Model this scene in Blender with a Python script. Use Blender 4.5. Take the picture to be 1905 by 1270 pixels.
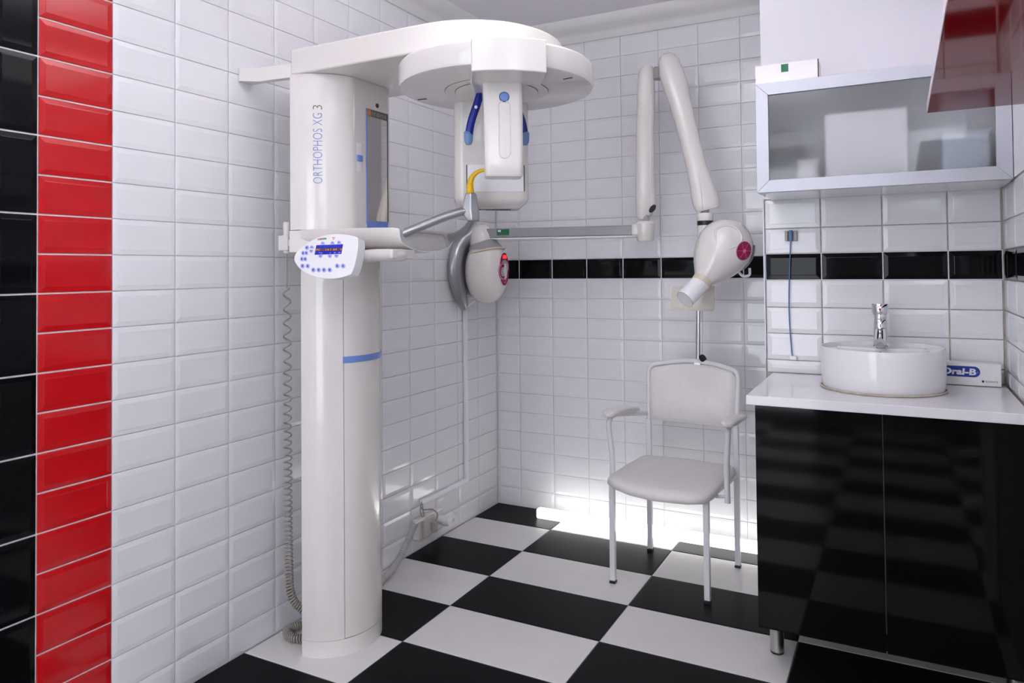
import bpy, bmesh, math, random
from mathutils import Vector, Matrix
random.seed(7)
for o in list(bpy.data.objects): bpy.data.objects.remove(o)
SC = bpy.context.scene
COL = SC.collection
V = Vector

# ------------------------------------------------------------------ camera
YAW, PITCH, ROLL = 0.47163, 0.0206, 0.00994
cam_d = bpy.data.cameras.new('camera'); cam = bpy.data.objects.new('camera', cam_d); COL.objects.link(cam)
cam_d.sensor_fit = 'HORIZONTAL'; cam_d.sensor_width = 36.0
cam_d.lens = 1342.2 / 1905 * 36
cam_d.shift_x = (952.5 - 988.89) / 1905
cam_d.shift_y = (473.91 - 635.0) / 1905
cam_d.clip_start = 0.05
R = Matrix.Rotation(YAW, 3, 'Z') @ Matrix.Rotation(PITCH, 3, 'X') @ Matrix.Rotation(ROLL, 3, 'Y')
rx, ry, rz = R.col[0], R.col[1], R.col[2]
M4 = Matrix(((rx.x, rz.x, -ry.x, 2.01981), (rx.y, rz.y, -ry.y, -3.52272), (rx.z, rz.z, -ry.z, 1.29685), (0, 0, 0, 1)))
cam.matrix_world = M4
SC.camera = cam

# ------------------------------------------------------------------ world and exposure
w = bpy.data.worlds.new('overcast_sky'); SC.world = w; w.use_nodes = True
w.node_tree.nodes['Background'].inputs[0].default_value = (0.86, 0.92, 1.0, 1)
w.node_tree.nodes['Background'].inputs[1].default_value = 5.0
SC.view_settings.view_transform = 'Standard'; SC.view_settings.look = 'None'
SC.view_settings.gamma = 1.0; SC.view_settings.use_curve_mapping = False
SC.view_settings.exposure = 0.19
PANEL_W = 1.7          # added hanging panels, downward glow
UPLIGHT_W = 14.0       # added hanging panels, upward glow to brighten the ceiling
STRIP_W = 4.0         # floor strip emission

# ------------------------------------------------------------------ materials
MATS = {}
def mat(name, col, rough=0.4, metal=0.0, coat=0.0, emit=None, strength=0.0, trans=0.0, ior=1.45, var=0.03, scale=18.0, bump=0.0, spec=0.5, alpha=1.0):
    if name in MATS: return MATS[name]
    m = bpy.data.materials.new(name); m.use_nodes = True
    nt = m.node_tree; b = nt.nodes['Principled BSDF']
    tc = nt.nodes.new('ShaderNodeTexCoord'); nz = nt.nodes.new('ShaderNodeTexNoise')
    nz.inputs['Scale'].default_value = scale; nz.inputs['Detail'].default_value = 3
    nt.links.new(tc.outputs['Object'], nz.inputs['Vector'])
    rp = nt.nodes.new('ShaderNodeValToRGB')
    lo = [max(0, c * (1 - var)) for c in col[:3]]; hi = [min(1, c * (1 + var)) for c in col[:3]]
    rp.color_ramp.elements[0].color = (*lo, 1); rp.color_ramp.elements[1].color = (*hi, 1)
    rp.color_ramp.elements[0].position = 0.3; rp.color_ramp.elements[1].position = 0.7
    nt.links.new(nz.outputs['Fac'], rp.inputs['Fac']); nt.links.new(rp.outputs['Color'], b.inputs['Base Color'])
    b.inputs['Roughness'].default_value = rough; b.inputs['Metallic'].default_value = metal
    b.inputs['Coat Weight'].default_value = coat; b.inputs['Coat Roughness'].default_value = 0.05
    b.inputs['Transmission Weight'].default_value = trans; b.inputs['IOR'].default_value = ior
    b.inputs['Specular IOR Level'].default_value = spec; b.inputs['Alpha'].default_value = alpha
    if emit:
        b.inputs['Emission Color'].default_value = (*emit, 1); b.inputs['Emission Strength'].default_value = strength
    if bump > 0:
        bp = nt.nodes.new('ShaderNodeBump'); bp.inputs['Strength'].default_value = bump; bp.inputs['Distance'].default_value = 0.002
        nt.links.new(nz.outputs['Fac'], bp.inputs['Height']); nt.links.new(bp.outputs['Normal'], b.inputs['Normal'])
    MATS[name] = m
    return m
TW = mat('white_glazed_tile', (0.80, 0.795, 0.82), 0.10, var=0.015, scale=6, bump=0.02)
TR = mat('red_glazed_tile', (0.56, 0.008, 0.012), 0.12, var=0.10, scale=5, bump=0.03)
TB = mat('black_glazed_tile', (0.004, 0.004, 0.005), 0.06, var=0.1, scale=5, bump=0.02, spec=0.18)
GROUT = mat('pale_grout', (0.80, 0.78, 0.78), 0.85, var=0.05, scale=60)
GROUTW = mat('grey_white_grout', (0.76, 0.74, 0.75), 0.85, var=0.08, scale=40)
GROUTB = mat('beige_grout', (0.50, 0.45, 0.40), 0.9, var=0.25, scale=30)
FW = mat('white_floor_tile', (0.72, 0.70, 0.69), 0.22, var=0.02, scale=8, bump=0.02)
FB = mat('black_floor_tile', (0.006, 0.006, 0.007), 0.36, var=0.1, scale=8, bump=0.04, spec=0.06)
PAINT = mat('white_wall_paint', (0.76, 0.74, 0.79), 0.6, var=0.01, scale=4)
CEIL = mat('ceiling_paint', (0.88, 0.85, 0.88), 0.7, var=0.01, scale=4)
CORN = mat('cornice_plaster', (0.76, 0.74, 0.74), 0.5, var=0.01)
PL = mat('machine_white_plastic', (0.77, 0.738, 0.705), 0.20, coat=0.35, var=0.008, scale=5)
PLW = mat('bright_white_plastic', (0.86, 0.86, 0.88), 0.35, var=0.01)
PLG = mat('grey_plastic', (0.36, 0.355, 0.36), 0.35, var=0.03)
SILV = mat('silver_lacquer', (0.40, 0.40, 0.42), 0.28, metal=0.75, var=0.02)
BARG = mat('satin_grey_bar', (0.30, 0.30, 0.32), 0.38, metal=0.35, var=0.04)
CHROME = mat('polished_chrome', (0.82, 0.82, 0.84), 0.06, metal=1.0, var=0.01)
STEEL = mat('brushed_steel', (0.55, 0.54, 0.53), 0.28, metal=1.0, var=0.04)
ALU = mat('brushed_aluminium', (0.50, 0.51, 0.56), 0.42, metal=0.5, var=0.02)
DARK = mat('dark_slot', (0.012, 0.012, 0.012), 0.6)
BLK = mat('black_plastic', (0.012, 0.012, 0.013), 0.35)
BLUE = mat('mid_blue_plastic', (0.17, 0.28, 0.66), 0.35)
BLUED = mat('deep_blue_plastic', (0.008, 0.02, 0.30), 0.25)
BLUEL = mat('pale_blue_plastic', (0.16, 0.27, 0.50), 0.4)
LILAC = mat('lilac_key', (0.36, 0.40, 0.80), 0.4)
LETTER = mat('blue_lettering', (0.20, 0.27, 0.60), 0.4)
YEL = mat('yellow_plastic', (0.80, 0.48, 0.005), 0.3)
CREAM = mat('cream_plastic', (0.66, 0.58, 0.46), 0.45)
PINK = mat('magenta_keypad', (0.34, 0.012, 0.09), 0.25, var=0.25, scale=30)
PINKL = mat('pink_keypad_mark', (0.62, 0.16, 0.32), 0.3)
REDLED = mat('red_led_display', (0.8, 0.02, 0.01), 0.3, emit=(1, 0.03, 0.02), strength=0.9)
LCD = mat('blue_lcd', (0.004, 0.01, 0.30), 0.2, emit=(0.0, 0.02, 0.55), strength=0.35)
LCDT = mat('lcd_amber_text', (0.6, 0.25, 0.05), 0.4, emit=(0.9, 0.35, 0.08), strength=0.4)
LCDB = mat('lcd_brown_band', (0.09, 0.035, 0.03), 0.3)
ORANGE = mat('orange_print', (0.70, 0.20, 0.02), 0.4)
GPRINT = mat('grey_brown_print', (0.14, 0.125, 0.115), 0.35)
GTXT = mat('light_grey_print', (0.42, 0.40, 0.38), 0.4)
VINYL = mat('cream_vinyl', (0.78, 0.745, 0.725), 0.42, var=0.02, bump=0.05, scale=50)
PAINTM = mat('white_painted_steel', (0.76, 0.76, 0.78), 0.3, var=0.01)
BGLOSS = mat('black_gloss_lacquer', (0.003, 0.003, 0.003), 0.06, var=0.0, spec=0.17)
RGLOSS = mat('red_gloss_lacquer', (0.22, 0.002, 0.004), 0.05, var=0.03, spec=0.4)
WLAM = mat('white_laminate', (0.77, 0.76, 0.78), 0.12, var=0.01)
CER = mat('white_ceramic', (0.80, 0.79, 0.81), 0.10, var=0.006)
SEAL = mat('aged_sealant', (0.50, 0.44, 0.37), 0.6, var=0.2, scale=40)
FROST = mat('frosted_glass', (0.95, 0.96, 0.98), 0.42, trans=1.0, ior=1.25, var=0.01, coat=0.8)
CLEAR = mat('clear_acrylic', (0.97, 0.97, 0.97), 0.05, trans=0.97, ior=1.12, var=0.0)
MIRR = mat('mirror_glass', (0.62, 0.60, 0.56), 0.02, metal=1.0, var=0.0)
CARD = mat('white_card', (0.80, 0.78, 0.78), 0.55, var=0.02)
CARDD = mat('brown_card_edge', (0.10, 0.05, 0.04), 0.8)
GREEN = mat('green_sticker', (0.005, 0.14, 0.05), 0.4)
OBLUE = mat('logo_blue', (0.008, 0.035, 0.30), 0.35)
CABLE = mat('grey_cable', (0.30, 0.275, 0.245), 0.4)
HOSE = mat('grey_corrugated_hose', (0.50, 0.49, 0.48), 0.35, metal=0.2)
CORDB = mat('blue_cord', (0.08, 0.17, 0.36), 0.4)
STRIP = mat('strip_light_diffuser', (0.9, 0.9, 0.9), 0.5, emit=(1.0, 0.985, 0.95), strength=STRIP_W, var=0)
UPL = mat('added_uplight_diffuser', (0.9, 0.9, 0.9), 0.5, emit=(0.965, 0.965, 1.0), strength=UPLIGHT_W, var=0)
PANELM = mat('added_panel_diffuser', (0.9, 0.9, 0.9), 0.5, emit=(0.965, 0.965, 1.0), strength=PANEL_W, var=0)
GLASSP = mat('window_pane', (0.98, 0.98, 0.98), 0.0, trans=1.0, ior=1.02, var=0)
REDD = mat('red_dot', (0.35, 0.01, 0.01), 0.3)
INK = mat('black_ink', (0.02, 0.02, 0.03), 0.5)
WHITEP = mat('white_print', (0.80, 0.80, 0.84), 0.5)

# ------------------------------------------------------------------ helpers
def link(o, parent):
    COL.objects.link(o)
    if parent is not None:
        o.parent = parent
        o.matrix_parent_inverse = PINV[parent.name]
PINV = {}
def wmat(parent):
    return parent
def make(name, verts, faces, m, parent=None, smooth=None, bevel=0.0, segs=2):
    """one mesh object in world coordinates, origin moved to its bounding-box centre"""
    vs = [V(v) for v in verts]
    c = V([(min(v[i] for v in vs) + max(v[i] for v in vs)) / 2 for i in range(3)])
    me = bpy.data.meshes.new(name)
    me.from_pydata([tuple(v - c) for v in vs], [], faces)
    bm = bmesh.new(); bm.from_mesh(me); bmesh.ops.recalc_face_normals(bm, faces=bm.faces); bm.to_mesh(me); bm.free()
    me.materials.append(m)
    if smooth is not None:
        me.shade_smooth(); me.set_sharp_from_angle(angle=math.radians(smooth))
    o = bpy.data.objects.new(name, me); link(o, parent)
    o.location = c
    PINV[o.name] = Matrix.Translation(-c)
    if parent is not None:
        # children keep world coordinates: parent chains only ever translate
        pass
    if bevel > 0:
        md = o.modifiers.new('soft_edges', 'BEVEL'); md.width = bevel; md.segments = segs
        md.limit_method = 'ANGLE'; md.angle_limit = math.radians(40)
        me.shade_smooth(); md.harden_normals = True
        me.set_sharp_from_angle(angle=math.radians(50))
    return o
def thing(name, label, cat, loc, group=None):
    o = bpy.data.objects.new(name, None); COL.objects.link(o); o.location = loc
    o.empty_display_size = 0.05
    o['label'] = label; o['category'] = cat
    if group: o['group'] = group
    PINV[o.name] = Matrix.Translation(-V(loc))
    return o
def tag(o, label, cat, group=None):
    o['label'] = label; o['category'] = cat
    if group: o['group'] = group
    return o
def struct(o):
    o['kind'] = 'structure'; return o
def lab(o, s):
    o['label'] = s; return o
BOXF = [(0, 1, 2, 3), (7, 6, 5, 4), (0, 4, 5, 1), (1, 5, 6, 2), (2, 6, 7, 3), (3, 7, 4, 0)]
def box(name, a, b, m, parent=None, bevel=0.0, segs=2):
    x0, y0, z0 = a; x1, y1, z1 = b
    vs = [(x0, y0, z0), (x1, y0, z0), (x1, y1, z0), (x0, y1, z0), (x0, y0, z1), (x1, y0, z1), (x1, y1, z1), (x0, y1, z1)]
    return make(name, vs, BOXF, m, parent, bevel=bevel, segs=segs)
def obox(name, c, ax, hs, m, parent=None, bevel=0.0, segs=2):
    c = V(c); a = [V(x).normalized() * h for x, h in zip(ax, hs)]
    vs = []
    for k in (-1, 1):
        for i, j in ((-1, -1), (1, -1), (1, 1), (-1, 1)): vs.append(c + a[0] * i + a[1] * j + a[2] * k)
    return make(name, vs, BOXF, m, parent, bevel=bevel, segs=segs)
def loft(name, rings, m, parent=None, smooth=40, caps=True, closed=True, bevel=0.0):
    n = len(rings[0]); vs = [p for r in rings for p in r]; fs = []
    for k in range(len(rings) - 1):
        for i in range(n if closed else n - 1):
            j = (i + 1) % n; fs.append((k * n + i, k * n + j, (k + 1) * n + j, (k + 1) * n + i))
    if caps:
        fs.append(tuple(range(n - 1, -1, -1))); fs.append(tuple((len(rings) - 1) * n + i for i in range(n)))
    return make(name, vs, fs, m, parent, smooth=smooth, bevel=bevel)
def prism(name, poly, z0, z1, m, parent=None, bevel=0.0, segs=2, smooth=40):
    return loft(name, [[(x, y, z0) for x, y in poly], [(x, y, z1) for x, y in poly]], m, parent, smooth=smooth, bevel=bevel)
def frames(pts):
    pts = [V(p) for p in pts]; T = []
    for i in range(len(pts)):
        a = pts[max(0, i - 1)]; b = pts[min(len(pts) - 1, i + 1)]; T.append((b - a).normalized())
    up = V((0, 0, 1)) if abs(T[0].z) < 0.9 else V((1, 0, 0))
    N = [(up - T[0] * up.dot(T[0])).normalized()]
    for i in range(1, len(pts)):
        n = N[-1] - T[i] * N[-1].dot(T[i]); N.append(n.normalized())
    return pts, T, N
def tube(name, pts, r, m, parent=None, segs=12, up=None, smooth=50, bevel=0.0):
    """sweep; r is a radius, or per point radius, or per point (a, b) half axes (a along the first normal)"""
    P, T, N = frames(pts)
    rings = []
    for i, p in enumerate(P):
        n = N[i]
        if up is not None:
            u = V(up); n = (u - T[i] * u.dot(T[i])).normalized()
        b = T[i].cross(n)
        q = r[i] if isinstance(r, (list, tuple)) else r
        ra, rb = q if isinstance(q, (list, tuple)) else (q, q)
        rings.append([p + n * ra * math.cos(2 * math.pi * k / segs) + b * rb * math.sin(2 * math.pi * k / segs) for k in range(segs)])
    return loft(name, rings, m, parent, smooth=smooth, bevel=bevel)
def smoothpath(pts, n=8):
    """Catmull-Rom through the points"""
    P = [V(p) for p in pts]; P = [P[0] * 2 - P[1]] + P + [P[-1] * 2 - P[-2]]; out = []
    for i in range(1, len(P) - 2):
        for k in range(n):
            t = k / n; a, b, c, d = P[i - 1], P[i], P[i + 1], P[i + 2]
            out.append(0.5 * ((2 * b) + (c - a) * t + (2 * a - 5 * b + 4 * c - d) * t * t + (3 * b - a - 3 * c + d) * t ** 3))
    out.append(P[-2]); return out
def lathe(name, prof, o, d, m, parent=None, segs=40, smooth=35, squash=None):
    """prof = [(radius, height)], turned about the line o + d*h ; squash = (dir, factor)"""
    o = V(o); d = V(d).normalized(); u = V((0, 0, 1)) if abs(d.z) < 0.9 else V((1, 0, 0))
    u = (u - d * u.dot(d)).normalized(); v = d.cross(u)
    rings = []
    for r, h in prof:
        r = max(r, 1e-5); rings.append([o + d * h + u * r * math.cos(2 * math.pi * k / segs) + v * r * math.sin(2 * math.pi * k / segs) for k in range(segs)])
    if squash:
        e = V(squash[0]).normalized()
        rings = [[p - e * (p - o).dot(e) * (1 - squash[1]) for p in r] for r in rings]
    return loft(name, rings, m, parent, smooth=smooth)
def ellipsoid(name, c, rad, m, parent=None, n=36, k=18, ex=1.0, axis=None, cut=None):
    """superellipsoid; axis = 3 directions"""
    ax = axis or ((1, 0, 0), (0, 1, 0), (0, 0, 1)); ax = [V(a).normalized() for a in ax]
    sg = lambda x: math.copysign(abs(x) ** ex, x)
    lo, hi = cut or (-90, 90)
    rings = []
    for i in range(k + 1):
        ph = math.radians(lo + (hi - lo) * i / k); ph = max(-1.5705, min(1.5705, ph))
        rings.append([V(c) + ax[0] * rad[0] * sg(math.cos(ph)) * sg(math.cos(2 * math.pi * j / n)) + ax[1] * rad[1] * sg(math.cos(ph)) * sg(math.sin(2 * math.pi * j / n)) + ax[2] * rad[2] * sg(math.sin(ph)) for j in range(n)])
    return loft(name, rings, m, parent, smooth=40)
def rrect(w, h, r, n=5, cx=0, cy=0):
    out = []
    for sx, sy, a0 in ((1, 1, 0), (-1, 1, 90), (-1, -1, 180), (1, -1, 270)):
        for k in range(n + 1):
            a = math.radians(a0 + 90 * k / n)
            out.append((cx + sx * (w / 2 - r) + r * math.cos(a), cy + sy * (h / 2 - r) + r * math.sin(a)))
    return out
def plate(name, poly, o, e1, e2, t, m, parent=None, bevel=0.0, smooth=40):
    """flat polygon in the plane o + e1*x + e2*y, thickness t along e1 x e2"""
    o, e1, e2 = V(o), V(e1), V(e2); n = e1.cross(e2).normalized()
    a = [o + e1 * x + e2 * y for x, y in poly]
    return loft(name, [a, [p + n * t for p in a]], m, parent, smooth=smooth, bevel=bevel)
def text(name, s, fn, W, H, m, parent=None, thin=0.0, spacing=1.0, shear=0.0):
    """lettering scaled into W x H, every vertex sent through fn(x, y)"""
    cu = bpy.data.curves.new(name, 'FONT'); cu.body = s; cu.size = 1; cu.offset = thin; cu.space_character = spacing; cu.shear = shear; cu.resolution_u = 3
    ob = bpy.data.objects.new(name, cu); COL.objects.link(ob)
    dg = bpy.context.evaluated_depsgraph_get(); dg.update()
    me = bpy.data.meshes.new_from_object(ob.evaluated_get(dg))
    vs = [v.co.copy() for v in me.vertices]; fs = [tuple(p.vertices) for p in me.polygons]
    bpy.data.objects.remove(ob); bpy.data.curves.remove(cu); bpy.data.meshes.remove(me)
    x0 = min(v.x for v in vs); x1 = max(v.x for v in vs); y0 = min(v.y for v in vs); y1 = max(v.y for v in vs)
    pts = [fn((v.x - x0) / (x1 - x0) * W, (v.y - y0) / (y1 - y0) * H) for v in vs]
    return make(name, pts, fs, m, parent)

# ------------------------------------------------------------------ the room
CZ = 2.60
SX, SY = 1.549, -0.60           # corner of the boxed-out sink wall
RX = 2.335                      # right wall
PW, PH, Z0, YL = 0.202, 0.1048, 0.1986, -2.421
ROW0 = Z0 - 2 * PH
GP = -0.006
def wall(name, a, b, m): return struct(box(name, a, b, m))
floor = wall('floor', (-0.1, -5.3, -0.08), (4.1, 0.1, -0.004), GROUT)
ceiling = wall('ceiling', (-0.1, -5.3, CZ), (4.1, 0.1, CZ + 0.08), CEIL)
wall_left = wall('wall_left', (-0.1, -5.3, -0.004), (GP, 0.1, CZ), GROUTW)
wall_back = wall('wall_back', (GP, -GP, -0.004), (SX + 0.02, 0.1, CZ), GROUTW)
wall_niche = wall('wall_niche', (SX, SY - GP, -0.004), (RX + 0.1, 0.1, CZ), GROUTB)
wall_right = wall('wall_right', (RX - GP, -2.6, -0.004), (RX + 0.11, SY - GP, CZ), GROUTB)
wall_return = wall('wall_return', (RX + 0.11, -2.6, -0.004), (4.0, -2.5, CZ), PAINT)
wall_far_right = wall('wall_far_right', (4.0, -5.3, -0.004), (4.1, -2.5, CZ), PAINT)
# front wall (behind the viewer) with a high window and an unseen glazed door added for low front fill light
fy = -5.2
OPEN = [(0.20, 1.40, 0.03, 2.25), (2.05, 3.55, 1.80, 2.50)]  # first opening: door added as a fill source; second: the window
def rects():
    (a0, a1, b0, b1), (c0, c1, d0, d1) = OPEN
    return [(GP, a0, -0.004, CZ), (a0, a1, -0.004, b0), (a0, a1, b1, CZ), (a1, c0, -0.004, CZ), (c0, c1, -0.004, d0), (c0, c1, d1, CZ), (c1, 4.0, -0.004, CZ)]
vs, fs = [], []
for x0, x1, z0, z1 in rects():
    n = len(vs); vs += [(x0, fy - 0.1, z0), (x1, fy - 0.1, z0), (x1, fy, z0), (x0, fy, z0), (x0, fy - 0.1, z1), (x1, fy - 0.1, z1), (x1, fy, z1), (x0, fy, z1)]
    fs += [tuple(n + i for i in f) for f in BOXF]
struct(make('wall_front', vs, fs, mat('grey_wall_paint', (0.34, 0.33, 0.34), 0.6)))
for nm, (x0, x1, z0, z1) in zip(('added_fill_door', 'window_1'), OPEN):
    win = struct(thing(nm, 'x', 'x', ((x0 + x1) / 2, fy - 0.05, z0)))
    for k in ('label', 'category'): del win[k]
    fw = 0.05
    for a, b in (((x0, z0), (x1, z0 + fw)), ((x0, z1 - fw), (x1, z1)), ((x0, z0 + fw), (x0 + fw, z1 - fw)), ((x1 - fw, z0 + fw), (x1, z1 - fw)), (((x0 + x1) / 2 - 0.03, z0 + fw), ((x0 + x1) / 2 + 0.03, z1 - fw))):
        box('window_frame', (a[0], fy - 0.08, a[1]), (b[0], fy - 0.02, b[1]), PAINTM, win, bevel=0.004)
    por = bpy.data.lights.new('daylight_portal', 'AREA'); por.shape = 'RECTANGLE'; por.size = x1 - x0; por.size_y = z1 - z0
    por.cycles.is_portal = True
    po = bpy.data.objects.new('daylight_portal', por); COL.objects.link(po); po.location = ((x0 + x1) / 2, fy - 0.12, (z0 + z1) / 2); po.rotation_euler = (math.radians(90), 0, 0)

# tiles: bevelled, shared mesh per size and glaze
TILEM = {}
def tilemesh(wd, ht, m, bev=0.013, t0=0.0045, t1=0.0064):
    key = (round(wd, 4), round(ht, 4), m.name, bev)
    if key in TILEM: return TILEM[key]
    def rect(w_, h_, z): return [(-w_, -h_, z), (w_, -h_, z), (w_, h_, z), (-w_, h_, z)]
    b = min(bev, wd * 0.35, ht * 0.35)
    e = 0.0012
    rr = [rect(wd / 2, ht / 2, 0), rect(wd / 2, ht / 2, t0 - e), rect(wd / 2 - e, ht / 2 - e, t0), rect(wd / 2 - b, ht / 2 - b, t1 - 0.0004), rect(wd / 2 - b - 0.002, ht / 2 - b - 0.002, t1)]
    vs = [p for r in rr for p in r]; fs = []
    for k in range(4):
        for i in range(4):
            j = (i + 1) % 4; fs.append((4 * k + i, 4 * k + j, 4 * k + 4 + j, 4 * k + 4 + i))
    fs.append((16, 17, 18, 19))
    me = bpy.data.meshes.new('tile'); me.from_pydata(vs, [], fs); me.materials.append(m)
    TILEM[key] = me; return me
AX_L = Matrix(((0, 0, 1), (1, 0, 0), (0, 1, 0)))          # local x -> +y, y -> +z, z -> +x
AX_B = Matrix(((1, 0, 0), (0, 0, -1), (0, 1, 0)))         # local x -> +x, y -> +z, z -> -y
AX_R = Matrix(((0, 0, -1), (-1, 0, 0), (0, 1, 0)))        # local z -> -x
def tile(parent, ax, pos, wd, ht, m, name='tile', jit=0.0022, **kw):
    o = bpy.data.objects.new(name, tilemesh(wd, ht, m, **kw))
    J = Matrix.Rotation(random.gauss(0, jit) * 0.6, 3, 'X') @ Matrix.Rotation(random.gauss(0, jit) * 0.5, 3, 'Y')
    o.rotation_euler = (ax @ J).to_euler(); o.location = pos
    COL.objects.link(o); o.parent = parent; o.matrix_parent_inverse = PINV[parent.name]
    return o
G = 0.0016
def rows(z0, p, top):
    out = []; z = z0
    while z < top - 0.005:
        a, b = max(z, 0.001), min(z + p, top)
        if b - a > 0.012: out.append((a, b))
        z += p
    return out
# left wall: white field, one red column, one black column of upright tiles
for a, b in rows(ROW0, PH, 2.515):
    for c in range(0, 12):
        y0 = YL + c * PW; y1 = min(y0 + PW, -0.004)
        tile(wall_left, AX_L, (GP, (y0 + y1) / 2, (a + b) / 2), y1 - y0 - (0.003 if c == 0 else G), b - a - (0.0048 if c == 0 else G), TR if c == 0 else TW)
for a, b in rows(ROW0, 2 * PH, 2.515):
    tile(wall_left, AX_L, (GP, YL - 0.053, (a + b) / 2), 0.1005, b - a - 0.0050, TB)
# white-grouted backing under the coloured columns
bk = box('grout_bed', (GP - 0.002, YL - 0.107, 0.0), (GP + 0.0012, YL + PW, 2.515), GROUT, wall_left)
# back wall with the black band
XB = 0.1436
BAND = 12
xs = [0.002] + [XB + k * PW for k in range(0, 8)]
xs = [x for x in xs if x < SX] + [SX - 0.002]
for r, (a, b) in enumerate(rows(ROW0, PH, 2.515)):
    for i in range(len(xs) - 1):
        wd = xs[i + 1] - xs[i]
        if wd < 0.03: continue
        blk = (r == BAND)
        tile(wall_back, AX_B, ((xs[i] + xs[i + 1]) / 2, -GP, (a + b) / 2), wd - (0.0055 if blk else G), b - a - (0.003 if blk else G), TB if blk else TW)
box('grout_bed', (0.0, -GP - 0.0012, ROW0 + BAND * PH - 0.001), (SX, -GP + 0.002, ROW0 + (BAND + 1) * PH + 0.001), GROUT, wall_back)
# boxed-out wall over the sink
sxs = [SX + 0.004, 1.7563, 1.9652, 2.1722, RX - 0.002]
szs = [0.890, 0.940, 1.042, 1.1425, 1.248, 1.349, 1.446, 1.56]
for r in range(len(szs) - 1):
    for i in range(4):
        wd = sxs[i + 1] - sxs[i]; blk = (r == 4)
        tile(wall_niche, AX_B, ((sxs[i] + sxs[i + 1]) / 2, SY - GP, (szs[r] + szs[r + 1]) / 2), wd - 0.0045, szs[r + 1] - szs[r] - 0.0035, TB if blk else TW, bev=0.015)
box('grout_bed', (SX, SY - GP - 0.0014, 1.2465), (RX, SY - GP + .002, 1.3505), GROUT, wall_niche)
box('plaster_face', (SX, SY - 0.004, 1.562), (RX, SY - GP + .001, CZ), PAINT, wall_niche)
box('plaster_face', (SX - 0.002, SY - GP, 0.0), (SX + 0.002, -GP, CZ), PAINT, wall_niche)
struct(box('trim_1', (SX - 0.003, SY - 0.003, 0.945), (SX + 0.0025, SY + 0.02, 1.56), ALU))
# right wall tiles
for r in range(len(szs) - 1):
    for i in range(7):
        y1 = SY - 0.004 - (0 if i == 0 else 0.095 + (i - 1) * 0.204); y0 = SY - 0.004 - 0.095 - i * 0.204
        blk = (r == 4)
        tile(wall_right, AX_R, (RX - GP, (y0 + y1) / 2, (szs[r] + szs[r + 1]) / 2), y1 - y0 - 0.0035, szs[r + 1] - szs[r] - 0.0035, TB if blk else TW)
box('plaster_face', (RX - 0.002, -2.6, 1.562), (RX - GP + .001, SY - 0.004, CZ), PAINT, wall_right)
box('plaster_face', (RX - 0.002, -2.6, 0), (RX - GP + .001, SY - 1.41, 1.562), PAINT, wall_right)
# the rest of the left wall, towards and behind the viewer
bmv, bmf = [], []
y = YL - 0.107
while y - PW > -5.2:
    for a, b in rows(ROW0, PH, 2.515):
        for (w_, h_, z) in ((PW / 2 - .001, (b - a) / 2 - .001, 0.0025), (PW / 2 - .014, (b - a) / 2 - .014, 0.0075)):
            cy, cz = y - PW / 2, (a + b) / 2
            bmv += [(GP + z, cy - w_, cz - h_), (GP + z, cy + w_, cz - h_), (GP + z, cy + w_, cz + h_), (GP + z, cy - w_, cz + h_)]
        n = len(bmv) - 8
        for i in range(4):
            j = (i + 1) % 4; bmf.append((n + i, n + j, n + 4 + j, n + 4 + i))
        bmf.append((n + 4, n + 5, n + 6, n + 7))
    y -= PW
fld = make('tile_field', bmv, bmf, TW, wall_left); fld['kind'] = 'stuff'

# floor: 600 x 300 tiles in a chequer
FX = [0.001, 0.4432, 1.0622, 1.6812, 2.3002, 2.9192, 3.5382, 3.999]
yy = [-0.001] + [0.0445 - 0.3001 * j for j in range(1, 18)]
for j in range(len(yy) - 1):
    for i in range(len(FX) - 1):
        x0, x1, y1, y0 = FX[i], FX[i + 1], yy[j], max(yy[j + 1], -5.199)
        if y1 - y0 < 0.02: continue
        if y1 > SY and x0 > SX + 0.14: continue
        if y0 > -2.6 and x0 > RX: continue
        m = FB if (i + j) % 2 == 0 else FW
        tile(floor, Matrix.Identity(3), ((x0 + x1) / 2, (y0 + y1) / 2, -0.0082), x1 - x0 - 0.0014, y1 - y0 - 0.0014, m, bev=0.0022, t0=0.0074, t1=0.0082, jit=0.0003)
box('dark_joint_bed', (0, -5.2, -0.006), (4.0, 0, -0.0012), mat('dark_grout', (0.10, 0.095, 0.09), 0.9), floor)

# cornice
prof = [(0, 2.500), (0.010, 2.500), (0.016, 2.508), (0.024, 2.528), (0.030, 2.536), (0.046, 2.545), (0.070, 2.556), (0.088, 2.572), (0.098, 2.592), (0.10, CZ), (0, CZ)]
struct(loft('trim_2', [[(x, -o_ if True else 0, z) for o_, z in prof] for x in (0.0, SX)], CORN, smooth=30))
struct(loft('trim_3', [[(o_, y_, z) for o_, z in prof] for y_ in (-5.2, -0.0)], CORN, smooth=30))

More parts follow.
